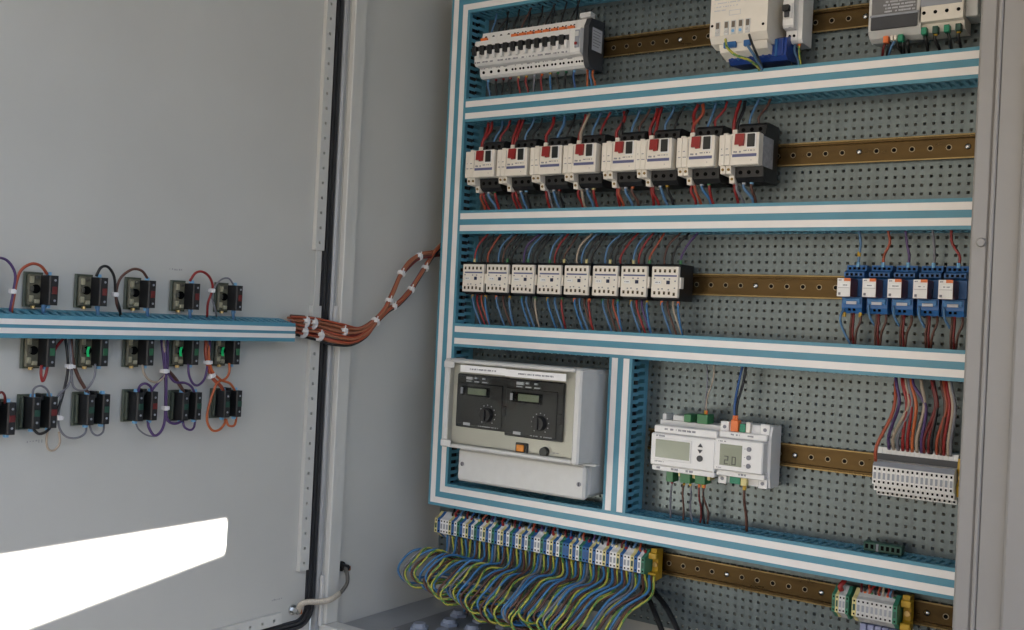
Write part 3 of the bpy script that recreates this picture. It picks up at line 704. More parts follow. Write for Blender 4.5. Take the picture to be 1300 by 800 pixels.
for i, xx in enumerate(rx):
    relay(i, (xx, 0, zR[2]-.002))
    z0 = zR[2]+.030; dx = [.001, .006, -.004, -.002, -.010][i]
    wire([(xx+.015, -.026, z0), (xx+.015+.001, -.028, z0+.016), (xx+.015+dx*1.1+.002, -.030, z0+.034), (xx+.015+dx, -.034, zB_-.018)], ruc[i], .0019, wlab(ruc[i], 'rising from the %s blue relay base' % RN[i]), 'wires above the relays', [((xx+.015, -.027, z0+.003), BLUEL, (0, 0, 1))] + ([((xx+.016, -.028, z0+.018), YELLOW, (0, 0, 1))] if i == 0 else []))
    z0 = zR[2]-.036
    for k, (ox, dx, c) in enumerate(((.003, .004, 'lightblue'), (.013, -.001, 'brown'), (.016, .000, 'darkred'), (.026, -.008, 'brown'))):
        if k == 0:
            pts = [(xx+ox, -.044, z0+.004), (xx+ox-.003, -.050, z0-.008), (xx+ox-.001, -.045, z0-.024), (xx+ox+.010, -.036, zC+.019)] if i == 0 else [(xx+ox, -.046, z0+.010), (xx+ox+.002, -.049, z0-.004), (xx+ox+.008, -.042, z0-.018)]
        else: pts = [(xx+ox, -.040, z0), (xx+ox+.001, -.044, z0-.012), (xx+ox+dx*.6, -.042, z0-.028), (xx+ox+dx, -.035, zC+.019)]
        wire(pts, c, .0018, wlab(c, 'below the %s blue relay base' % RN[i]), 'wires below the relays', [((xx+ox, -.042, z0-.004), YELLOW, (0, 0, 1))] if i == 0 and k in (0, 3) else [])
# ------------------------------------------------------------------ row 4: controller box
yl, yb = -.135, -.100
xl0, xl1, zl0, zl1 = RECT(564, 460, 738, 590, yl)
xb0 = P(580, 600, yb).x; xb1 = P(741, 620, yb).x; zb0 = P(741, 636, yb).z
zlb = P(566, 568, yl).z; zl1 += .0075; xl1 -= .007
t = thing('controller_box', 'pale grey plastic box holding two black dial controllers behind a clear window', 'control box', (xb0, 0, zb0))
def B(x0, x1, y0, y1, z0, z1, c=.002, mb=None): return (mb or MB()).cbox(x0-xb0, x1-xb0, y0, y1, z0-zb0, z1-zb0, c)
part('base_box', B(xb0+.001, xb1, -.085, -.004, zb0+.002, zl1-.004, .006), LGREY, t)
part('terminal_cover', B(xb0, xb1+.001, yb, -.0855, zb0, zlb-.004, .004), LGREY, t)
for (a, b) in ((587, 589), (735, 615)):
    q = P(a, b, yb); sc = part('cover_screw', MB().cyl((q.x-xb0, yb-.0002, q.z-zb0), .0038, 'y', -.0012, 12), INK, t)
    part('screw_slot', MB().box(q.x-xb0-.0005, q.x-xb0+.0005, yb-.0018, yb-.0015, q.z-zb0-.003, q.z-zb0+.003), HOLE, sc)
# window lid: frame of four bars
fwid = .0125
lid = part('lid_frame', B(xl0, xl0+fwid, yl, -.0855, zlb, zl1, .003), LGREY, t)
part('frame_bar', B(xl1-fwid-.001, xl1, yl, -.0855, zlb, zl1-.002, .003), LGREY, lid)
part('frame_bar', B(xl0+fwid+.0003, xl1-fwid-.0013, yl+.0012, -.0855, zl1-.0075, zl1-.0012, .002), LGREY, lid)
part('frame_bar', B(xl0+fwid+.0003, xl1-fwid-.0013, yl+.0012, -.0855, zlb+.0008, zlb+.0075, .002), LGREY, lid)
for (xx, zz) in ((xl0+.002, zl1-.016), (xl0+.002, zlb+.002)):
    part('hinge_block', B(xx, xx+.022, yl-.0035, yl-.0002, zz, zz+.012, .0015), LGREY, lid)
part('latch', B(xl1-.012, xl1+.012, -.099, -.0857, zlb-.0036, zlb-.0006, .0008), LGREY, t)
panel_y = -.1225
part('front_panel', B(xl0+fwid+.0004, xl1-fwid-.0014, panel_y, panel_y+.002, zlb+.008, zl1-.008, .0005), BEIGE, t)
def ctl(tl, br, seed, name, lab):
    x0_, x1_, z0_, z1_ = RECT(*tl, *br, panel_y-.006)
    c = part(name, B(x0_, x1_, panel_y-.006, panel_y-.0003, z0_, z1_, .0015), BLACK, t, label=lab)
    h = z1_-z0_; wd = x1_-x0_
    part('face_plate', B(x0_+.002, x1_-.010, panel_y-.0085, panel_y-.0062, z0_+.004, z1_-h*.16, .0012), mat('face_charcoal', (.014, .014, .015), .5), c)
    yq = panel_y-.0088
    part('display', B(x0_+wd*.24, x0_+wd*.60, yq-.0006, yq, z1_-h*.37, z1_-h*.25, .0003), LCD, c)
    part('display_bezel', B(x0_+wd*.12, x0_+wd*.66, yq+.0001, yq+.0006, z1_-h*.40, z1_-h*.22, .0001), HOLE, c)
    part('side_button', B(x0_+wd*.10, x0_+wd*.145, yq-.001, yq, z1_-h*.37, z1_-h*.25, .0003), GREY, c)
    cx, cz = x0_+wd*.64, z0_+h*.28
    part('dial', MB().cyl((cx-xb0, yq-.0001, cz-zb0), .0125, 'y', -.009, 24, r2=.0110), BLACK, c)
    part('dial_grip', B(cx-.0022, cx+.0022, yq-.0125, yq-.0092, cz-.0095, cz+.0095, .0006), BLACK, c)
    for k in range(11):
        a = math.radians(-50+28*k); part('dial_mark', MB().box(cx-xb0+.0165*math.cos(a)-.0008, cx-xb0+.0165*math.cos(a)+.0008, yq-.0004, yq-.0001, cz-zb0+.0165*math.sin(a)-.0008, cz-zb0+.0165*math.sin(a)+.0008), INKL, c)
    pm = MB()
    for (u, v, w2, h2) in ((.20, .905, .12, .05), (.36, .925, .05, .03), (.51, .925, .05, .03), (.20, .865, .10, .018), (.36, .865, .09, .018), (.51, .865, .10, .018), (.18, .045, .13, .05)):
        pm.box(x0_+wd*u-xb0, x0_+wd*(u+w2)-xb0, panel_y-.0091, panel_y-.0062 if v > .5 else panel_y-.0087, z0_+h*v-zb0, z0_+h*(v+h2)-zb0)
    marks(pm, x0_+wd*.46-xb0, x0_+wd*.86-xb0, z0_+h*.055-zb0, .0016, panel_y-.0086, seed)
    part('printing', pm, INKL, c)
    part('side_clip', B(x1_-.008, x1_-.001, panel_y-.010, panel_y-.0063, z0_+h*.30, z0_+h*.48, .001), BLACK, c)
ctl((581, 474), (643, 549), 1, 'dial_controller', 'left black controller with small display and dial')
ctl((643, 480), (713, 562), 2, 'dial_controller', 'right black controller with small display and dial')
for (tl, br, sd) in (((585, 461), (642, 474), 5), ((642, 466), (719, 482), 6)):
    x0_, x1_, z0_, z1_ = RECT(*tl, *br, panel_y-.012)
    sp = P((tl[0]+br[0])/2, (tl[1]+br[1])/2+2.5, panel_y-.012)
    nl = part('paper_label', MB().box(x0_-xb0, x1_-.0006-xb0, panel_y-.0125, panel_y-.0115, sp.z-.0058-zb0, sp.z+.0058-zb0), WHITEP, t)
    pm = MB(); marks(pm, x0_+(x1_-x0_)*.22-xb0, x0_+(x1_-x0_)*.80-xb0, sp.z-zb0, .0030, panel_y-.0126, sd, .0002, .85); part('printing', pm, INK, nl)
q = P(662, 569, panel_y-.003)
rk = part('rocker_switch', B(q.x-.012, q.x+.012, panel_y-.004, panel_y-.0003, q.z-.0085, q.z+.0085, .001), BLACK, t)
part('amber_lens', B(q.x-.0085, q.x+.0065, panel_y-.007, panel_y-.0042, q.z-.0055, q.z+.0055, .001), AMBER, rk)
q = P(691, 574, panel_y-.003)
part('fuse_holder', MB().cyl((q.x-xb0, panel_y-.0003, q.z-zb0), .0085, 'y', -.007, 16, r2=.0075), BLACK, t)
pm = marks(MB(), q.x+.013-xb0, q.x+.026-xb0, q.z-zb0, .002, panel_y-.0001, 8); part('printing', pm, INK, t)
GL = bpy.data.materials.new('clear_window'); GL.use_nodes = True; n = GL.node_tree; n.nodes.clear()
o_ = n.nodes.new('ShaderNodeOutputMaterial'); tr = n.nodes.new('ShaderNodeBsdfTransparent'); gs = n.nodes.new('ShaderNodeBsdfGlossy'); mx = n.nodes.new('ShaderNodeMixShader'); lw = n.nodes.new('ShaderNodeFresnel')
gs.inputs['Roughness'].default_value = .06; lw.inputs[0].default_value = 1.35; tr.inputs[0].default_value = (.96, .97, .96, 1)
n.links.new(lw.outputs[0], mx.inputs[0]); n.links.new(tr.outputs[0], mx.inputs[1]); n.links.new(gs.outputs[0], mx.inputs[2]); n.links.new(mx.outputs[0], o_.inputs[0])
obj('window_pane', B(xl0+fwid-.002, xl1-fwid+.0005, yl+.0018, yl+.0030, zlb+.006, zl1-.006, .0003).mesh('window_pane', GL), lid)
# ------------------------------------------------------------------ display meters
def seg7(mb, x, z, w_, h, y, code):
    tk = w_*.2; S_ = {'a': (0, w_, h-tk, h), 'g': (0, w_, h/2-tk/2, h/2+tk/2), 'd': (0, w_, 0, tk), 'f': (0, tk, h/2, h), 'b': (w_-tk, w_, h/2, h), 'e': (0, tk, 0, h/2), 'c': (w_-tk, w_, 0, h/2)}
    for ch in code:
        a, b, c, d = S_[ch]; mb.box(x+a, x+b, y-.0003, y, z+c, z+d)
    return mb
yM = -.070
mx0, mx1, mz0, mz1 = RECT(827, 548, 907, 601, yM)
t = thing('display_meter', 'wide white meter with blank grey display and three round buttons', 'meter', (mx0, 0, mz0), 'white display meters')
w_ = mx1-mx0-.001; h_ = .050; zc = P(866, 572, yM).z-mz0
part('base', MB().prism([(-.0085, zc-.034), (-.044, zc-.034), (-.046, zc+.042), (-.0085, zc+.042)], 'x', .003, w_-.002), LGREY, t)
part('front', MB().cbox(0, w_, yM, -.046, zc-.0275, zc+.0225, .0018), WHITE, t)
part('lower_lip', MB().cbox(.0015, w_-.001, yM+.004, -.046, zc-.036, zc-.0278, .0012), WHITE, t)
part('upper_lip', MB().cbox(.001, w_-.001, yM+.007, -.046, zc+.0228, zc+.0345, .0015), WHITE, t)
part('display_bezel', MB().cbox(.007, .070, yM-.0016, yM-.0002, zc-.0185, zc+.0165, .0008), WHITE, t)
part('display', MB().box(.0095, .0675, yM-.0021, yM-.0017, zc-.0145, zc+.0135), LCD, t)
bt = part('up_button', MB().prism([(.0805, zc+.0085), (.0885, zc+.0085), (.0845, zc+.0140)], 'y', yM-.0016, yM-.0002), DGREY, t)
part('down_button', MB().prism([(.0805, zc+.0045), (.0885, zc+.0045), (.0845, zc-.0010)], 'y', yM-.0016, yM-.0002), DGREY, t)
part('round_button', MB().cyl((.0845, yM-.0002, zc-.0090), .0048, 'y', -.0016, 16), DGREY, t)
pm = MB(); marks(pm, .009, .024, zc+.0190, .0026, yM-.0001, 11); marks(pm, .008, .024, zc-.0212, .0016, yM-.0001, 12)
for k in range(3): marks(pm, .010+.025*k, .022+.025*k, zc-.0315, .0035, yM+.0039, 13+k)
marks(pm, .018, .072, zc+.0295, .0034, yM+.0069, 17); part('printing', pm, INK, t)
for k, (a, mt) in enumerate(((.046, GREENP), (.068, GREENP))):
    wd = .012 if k == 0 else .018
    part('plug_terminal', MB().cbox(a, a+wd, -.052, -.028, zc+.0424, zc+.0570-(0 if k else .002), .0008), mt, t)
part('top_block', MB().cbox(.024, .045, -.045, -.020, zc+.0423, zc+.051, .0008), LGREY, t)
part('top_clip', MB().cbox(.006, .013, -.046, -.020, zc+.0423, zc+.052, .0008), LGREY, t)
for k, a in enumerate((.020, .044, .069)):
    part('plug_terminal', MB().cbox(a, a+(.012 if k == 0 else .0175), -.052, -.030, zc-.054+.0015*k, zc-.0345, .0008), GREENP, t)
    part('plug_link', MB().cbox(a+.019, a+.024, -.048, -.030, zc-.044, zc-.0345, .0006), PALEY, t)
mzA, mxA = mz0+zc, mx0
nx0, nx1, _, _ = RECT(908, 553, 967, 606, yM)
zc2w = P(937, 578, yM).z
t = thing('display_meter', 'narrower white meter showing two digits, right of the wide meter', 'meter', (nx0, 0, zc2w-.04), 'white display meters')
w2 = nx1-nx0; zc = .04
part('base', MB().prism([(-.0085, zc-.047), (-.043, zc-.047), (-.048, zc-.030), (-.048, zc+.030), (-.043, zc+.045), (-.0085, zc+.045)], 'x', -.001, w2+.004), WHITE, t)
part('front', MB().cbox(0, w2, yM, -.0483, zc-.0255, zc+.0225, .0018), WHITE, t)
part('upper_lip', MB().cbox(.001, w2+.001, yM+.012, -.0483, zc+.0228, zc+.0325, .0012), WHITE, t)
part('lower_lip', MB().cbox(.001, w2+.001, yM+.008, -.0483, zc-.0345, zc-.0258, .0012), WHITE, t)
dsp = part('display', MB().box(.009, .044, yM-.0006, yM-.0001, zc-.0175, zc+.0145), LCD, t)
dg = MB(); seg7(dg, .0165, zc-.0155, .0065, .0125, yM-.0007, 'abged'); seg7(dg, .0285, zc-.0155, .0065, .0125, yM-.0007, 'abcdef')
dg.box(.0245, .0255, yM-.001, yM-.0007, zc-.0155, zc-.0143); part('digits', dg, LCDS, dsp)
for k in range(3):
    part('round_button', MB().cyl((.055, yM-.0002, zc+.0105-.0125*k), .0036, 'y', -.0014, 14), INK, t)
pm = MB(); marks(pm, .006, .020, zc+.0185, .0022, yM-.0001, 21); marks(pm, .020, .034, zc+.0285, .0026, yM+.0119, 22); marks(pm, .045, .056, zc+.0285, .0026, yM+.0119, 23); marks(pm, .034, .050, zc-.030, .003, yM+.0079, 24); marks(pm, .003, .012, zc-.0215, .0014, yM-.0001, 25)
for k in range(3): pm.box(.0475, .0495, yM-.0003, yM-.0001, zc+.0100-.0125*k, zc+.0108-.0125*k)
part('printing', pm, INK, t)
for (a, b, c_) in ((.003, zc+.0328, .0185), (.003, zc-.0475, .0125)): pass
for k, (a, zz) in enumerate(((.006, zc+.0385), (w2-.006, zc+.0395), (.006, zc-.0405), (w2-.006, zc-.0405))):
    part('corner_foot', MB().cbox(a-.007, a+.007, -.050, -.0435, zz-.0078, zz+.0085, .0008), WHITE, t)
    part('screw', MB().cyl((a, -.0502, zz), .0028, 'y', -.0006, 10), INK, t)
part('plug_terminal', MB().cbox(.018, .030, -.056, -.0435, zc+.0330, zc+.0505, .0008), ORANGEP, t)
part('plug_terminal', MB().cbox(.031, .040, -.053, -.0435, zc+.0330, zc+.0455, .0008), GREEND, t)
part('plug_terminal', MB().cbox(.041, .048, -.053, -.0435, zc+.0330, zc+.0490, .0008), CREAM, t)
part('plug_terminal', MB().cbox(.019, .036, -.053, -.0435, zc-.0460, zc-.0348, .0008), GREEND, t)
part('plug_terminal', MB().cbox(.0365, .046, -.052, -.0435, zc-.0475, zc-.0348, .0006), PALEY, t)
nzc = zc2w
# meter wires
zdn = zE+.019
hang(mxA+.079, mzA+.054, zC-.019, -.040, -.035, 'cream', .0012, 'thin cream wire rising from the wide display meter', 'meter wires', dx=.006, seed=1, marker=ORANGEP)
hang(mxA+.076, mzA+.054, zC-.019, -.040, -.035, 'grey', .0012, 'thin grey wire rising from the wide display meter', 'meter wires', dx=-.004, seed=2, marker=YELLOW)
hang(nx0+.024, nzc+.048, zC-.019, -.049, -.035, 'black', .0021, 'black wire rising from the orange plug of the narrow meter', 'meter wires', dx=.006, seed=3, marker=ORANGEP)
hang(nx0+.0215, nzc+.048, zC-.019, -.051, -.037, 'blue', .0019, 'blue wire rising from the orange plug of the narrow meter', 'meter wires', dx=.004, seed=4, marker=ORANGEP)
for k, (a, c, dx) in enumerate(((.026, 'grey', -.004), (.047, 'brown', -.003), (.056, 'grey', .004), (.072, 'darkred', .001), (.0775, 'black', .003), (.081, 'brown', .004))):
    hang(mxA+a, mzA-.050, zdn, -.040, -.032, c, .0016, wlab(c, ['below the left green plug of the wide meter', 'below the middle green plug of the wide meter', 'slanting from the middle green plug of the wide meter', 'below the right green plug of the wide meter', 'below the right green plug of the wide meter', 'below the right green plug of the wide meter'][k]), 'meter wires', dx=dx, seed=k+50, marker=[REDP, YELLOW, YELLOW, ORANGEP, YELLOW, ORANGEP][k])
hang(nx0+.041, nzc-.046, zdn, -.046, -.032, 'brown', .0022, 'brown wire dropping from the narrow display meter', 'meter wires', dx=.001, seed=61, marker=YELLOW)
# ------------------------------------------------------------------ terminal strips
def tblock_shape(mb, w_, tall=.021, y=-.050):
    mb.prism([(-.0085, -tall-.004), (y*.62, -tall-.008), (y*.84, -tall), (y, -tall+.003), (y, tall-.003), (y*.84, tall), (y*.62, tall+.008), (-.0085, tall+.004)], 'x', 0, w_-.0003); return mb
def tstrip(name, label, x0, cols, z, w_=.0052, group=None, y=-.050, tall=.0155):
    t = thing(name, label, 'terminals', (x0, 0, z), group)
    for k, c in enumerate(cols):
        key = 'tb_%s_%d' % (c, round(w_*1e5))
        mt = {'w': WHITE, 'b': BLUEP, 'g': GREENT, 'y': PALEY, 'n': NAVY2, 'v': LGREY}[c]
        b = obj('terminal_block', cached(key, lambda m_: tblock_shape(m_, w_, tall, y), mt), t, (k*w_, 0, 0))
        dk = GREENK if c in 'yg' else (NAVY2 if c in 'bn' else GREY)
        obj('wire_entry', cached('tbh_%s%d' % (c, round(w_*1e5)), lambda m_: m_.box(w_*.2, w_*.75, y-.0004, y+.001, -.0045, .0045), dk), b)
        for zz in (-.0092, .0092):
            obj('screw_hole', cached('tbs_%d' % round(w_*1e5), lambda m_: m_.box(w_*.3, w_*.7, y-.0004, y+.001, -.0013, .0013), HOLE), b, (0, 0, zz))
    return t
GREENT = mat('terminal_green', (.04, .20, .12), .45)
NAVY2 = mat('terminal_blue_dark', (.025, .09, .26), .45)
seq = 'y'+'bwww' + 'gbw'*9 + 'gbww' + 'ygbw'*0 + 'gbw'*2 + 'gbb' + 'gbw' + 'gbb' + 'gbww'*3 + 'gbw' + 'g'
xf0 = P(552, 660, -.05).x; xf1 = P(818, 722, -.05).x
wf = (xf1-xf0)/len(seq)
seqc = ''.join({'g': 'y' if i % 2 else 'g'}.get(c, c) for i, c in enumerate(seq))
tstrip('feed_terminal_strip', 'long strip of white, blue and green feed terminals along the lowest rail', xf0, seqc, zR[4], wf)
def endstop(x, label):
    t = thing('end_stop', label, 'end stop', (x, 0, zR[4]), 'yellow end stops')
    part('clamp', MB().prism([(-.0085, -.024), (-.030, -.026), (-.034, -.018), (-.024, -.010), (-.024, .010), (-.034, .018), (-.030, .026), (-.0085, .024)], 'x', 0, .010), YELLOW, t)
    part('jaw', MB().cbox(-.001, .013, -.038, -.026, .010, .020, .001), YELLOW, t)
    part('jaw', MB().cbox(-.001, .013, -.038, -.026, -.022, -.012, .001), YELLOW, t)
    part('screw', MB().cyl((.006, -.0245, 0), .004, 'y', -.004, 10), BRASS, t)
endstop(xf1+.001, 'yellow end stop closing the long feed terminal strip')
xg = P(1056, 765, -.05).x
tstrip('small_terminal_strip', 'pair of white terminals with yellow ends on the lowest rail', xg, 'gyvvg', zR[4]+.001, .0048, y=-.050)
xg2 = xg+.029
tstrip('small_terminal_strip', 'group of eight light grey terminals on the lowest rail at the right', xg2, 'yvvvvvvvvg', zR[4]+.001, .0062, y=-.052)
tl_ = thing('terminal_tags', 'row of violet-grey tags hanging below the right terminal group', 'terminal tags', (xg2+.008, 0, zR[4]-.05))
for k in range(5): part('tag', MB().cbox(.0102*k, .0102*k+.0085, -.036, -.012, .0, .026, .0006), mat('violet_grey', (.28, .30, .45), .5), tl_)
endstop(xg2+.0635, 'yellow end stop beside the right group of grey terminals')
# wires into the terminals from above
cyc = ['black', 'red', 'lightblue', 'black', 'darkred', 'blue', 'black', 'lightblue', 'orangered', 'black', 'purple', 'lightblue']
xx = xf0+.030; k = 0; rr = random.Random(5)
while xx < xf1-.004:
    c = cyc[k % len(cyc)]
    hang(xx, zR[4]+.018, zE-.019, -.036, -.030, c, .0019, wlab(c, 'rising from the long feed terminal strip into the lowest duct'), 'wires above the feed terminals', dx=rr.uniform(-.004, .004), seed=k, marker=[None, REDP, INKL, PALEY][k % 4])
    xx += .0088; k += 1
for k in range(10):
    c = ['darkred', 'black', 'orangered', 'red', 'black', 'orangered', 'yellow', 'red', 'lightblue', 'brown'][k]; c = 'cream' if c == 'yellow' else c
    hang(xg2+.008+.0052*k, zR[4]+.018, zE-.019, -.036, -.030, c, .0017, wlab(c, 'above the right group of grey terminals'), 'wires above the right terminals', dx=.003*math.sin(k*2), seed=k+300, marker=MK[k % 6] if k % 2 else None)
hang(xg+.010, zR[4]+.018, zE-.019, -.04, -.032, 'red', .0038, 'thick red wire above the pair of white terminals', 'wires above the right terminals', seed=8)
# three-tier terminals on row 4
xt0 = P(1108, 600, -.055).x
NT = 17; wt = .0063
t = thing('tiered_terminal_strip', 'stepped strip of light grey tiered terminals at the right of the meter rail', 'terminals', (xt0, 0, zR[3]-.004))
def tier(m_):
    return m_.prism([(-.0085, -.034), (-.030, -.034), (-.032, -.027), (-.046, -.026), (-.047, -.017), (-.056, -.016), (-.056, .009), (-.050, .015), (-.036, .016), (-.035, .026), (-.032, .034), (-.0085, .034)], 'x', 0, wt-.0004)
for k in range(NT):
    b = obj('terminal_block', cached('tier', tier, WHITE), t, (k*wt, 0, 0))
    for j, (y, z, h) in enumerate(((-.0562, .0055, .0017), (-.0562, -.0125, .0016), (-.0472, -.0215, .0016), (-.0328, .0295, .0017), (-.0322, -.0305, .0014))):
        obj('screw_hole', cached('tier_h%d' % j, lambda m_: m_.box(wt*.28, wt*.7, y-.0002, y+.0008, z-h, z+h), HOLE), b)
    obj('bridge_slot', cached('tier_b', lambda m_: m_.box(wt*.22, wt*.75, -.0566, -.0555, -.0085, .0005), GREY), b)
    obj('top_recess', cached('tier_r', lambda m_: m_.box(0, wt, -.0372, -.0362, .0165, .0255), DGREY), b)
    obj('bevel_face', cached('tier_v', lambda m_: m_.prism([(-.0567, .0098), (-.0508, .0156), (-.0502, .0150), (-.0561, .0092)], 'x', 0, wt), GREY), b)
xe_ = xt0+NT*wt
t2 = thing('end_stop', 'yellow end stop half hidden behind the right cabinet frame', 'end stop', (xe_+.001, 0, zR[3]), 'yellow end stops')
part('clamp', MB().prism([(-.0085, -.024), (-.040, -.026), (-.044, -.012), (-.036, -.004), (-.036, .004), (-.044, .012), (-.040, .026), (-.0085, .024)], 'x', 0, .010), YELLOW, t2)
part('screw', MB().cyl((.005, -.0365, 0), .004, 'y', -.004, 10), BRASS, t2)
tc = [('orangered', 2), ('purple', 3), ('cream', 4), ('grey', 5), ('red', 6), ('red', 7), ('orange', 8), ('cream', 9), ('purple', 10), ('darkred', 10.5), ('darkred', 11.5), ('black', 12), ('orangered', 13.2), ('brown', 14), ('red', 14.6), ('cream', 15.5), ('grey', 16)]
tw_top = [1136, 1138, 1150, 1154, 1146, 1148, 1157, 1170, 1160, 1184, 1186, 1186, 1198, 1196, 1202, 1206, 1208]
for k, (c, pos) in enumerate(tc):
    xb_ = xt0+pos*wt-.004
    top = P(tw_top[k], 482, -.045)
    zt = zR[3]+.028
    if k == 0:
        pts = [(xt0+.004, -.058, zR[3]+.012), (xt0+.006, -.062, zR[3]+.035), (top.x+.003, -.056, zR[3]+.085), (top.x, -.040, zC-.019)]
    else:
        pts = [(xb_, -.033, zt), (xb_+.0015, -.042, zt+.022), (max(top.x, xb_)+.007, -.052, zt+.065), (top.x+.002, -.050, zt+.092), (top.x-.003, -.038, zC-.019)]
    wire(pts, c, .0023, wlab(c, 'fanning down to the tiered grey terminal strip'), 'wires above the tiered terminals', n=7)
# dark green circuit piece lying on the lowest duct
a0_ = P(1098, 690, -.030); a1_ = P(1147, 696, -.030)
t = thing('green_terminal_plug', 'dark green terminal plug lying loose on the lowest duct at the right', 'terminal plug', (a0_.x, -.030, zE+.0206))
wd = a1_.x-a0_.x
part('body', MB().cbox(0, wd, -.008, .008, 0, .013, .0012), GREENK, t)
for k in range(7): part('screw_well', MB().box(.003+k*wd/7.4, .003+k*wd/7.4+.004, -.0087, -.0078, .004, .010), HOLE, t)
part('label', MB().box(wd*.34, wd*.40, -.0089, -.0081, .001, .012), INK, t)
# ------------------------------------------------------------------ cable cores looping below the feed terminals
lc = random.Random(11)
ncab = 23
cores = ['corebl', 'brown', 'gy']
for i in range(ncab):
    f = i/(ncab-1)
    sxp = 568+f*(824-568); syp = 690+f*(738-690)
    if i < 12: cxp = 506+12.6*i; cyp = 713+5.6*i
    else: cxp = 648+10.5*(i-12); cyp = 766+5.0*(i-12)
    cxp += lc.uniform(-5, 5); cyp += lc.uniform(-4, 4)
    rad = lc.uniform(10, 17); dep_ = lc.uniform(-.010, .010)
    for j in range(3):
        c = cores[j] if not (j == 1 and i % 5 == 0) else 'grey'
        yj = -.132-.004*j+dep_
        s_ = P(sxp+3.2*j, syp+.6*j-7, -.043); s_.z = zR[4]-.015
        k1 = P(sxp+3.2*j-3+lc.uniform(-2.5, 2.5), syp+12+2*j+lc.uniform(-3, 4), -.060-lc.uniform(0, .012))
        ex = cxp+4.2*j+lc.uniform(-2, 2); ey = cyp+4.2*j+lc.uniform(-2.5, 2.5)
        mxp = sxp*.42+ex*.58; myp = syp*.42+ey*.58
        k2 = P(mxp+8, myp-9+lc.uniform(-3, 3), -.100)
        k3 = P(ex+rad*.9, ey-rad*.75, yj+.008); k4 = P(ex, ey+rad*.45, yj); k5 = P(ex+rad*.55, ey+rad*1.45, yj+.004)
        k6 = P(ex+rad*1.7, ey+rad*1.55, yj+.022); k7 = P(ex+rad*2.8, ey+rad*1.2, yj+.052)
        e0 = P(ex+rad*4.6+6, ey+rad*1.6, -.055)
        e1 = Vector((e0.x+.012, -.045, (e0.z+ZF)*.5)); e2 = Vector((e0.x+.020+.003*j, -.050, ZF+.016))
        pts = [s_, k1, k2, k3, k4, k5, k6, k7, e0, e1, e2]
        for v in pts: v.z = max(v.z, ZF+.010)
        wire(pts, c, .0021, wlab(c, 'looping from the long feed terminal strip'), 'cable cores looping to the floor', sub=6, n=7)
for k in range(2):
    a = P(815+14*k, 745+5*k, -.012); b = P(830+18*k, 775, -.05); c_ = P(850+22*k, 830, -.09); c_.z = max(c_.z, ZF+.012)
    wire([a, b, c_, (c_.x+.01, -.10, ZF+.01)], 'black', .0045, 'thick black cable rising from the cabinet floor behind the yellow end stop', 'black cables at the floor')
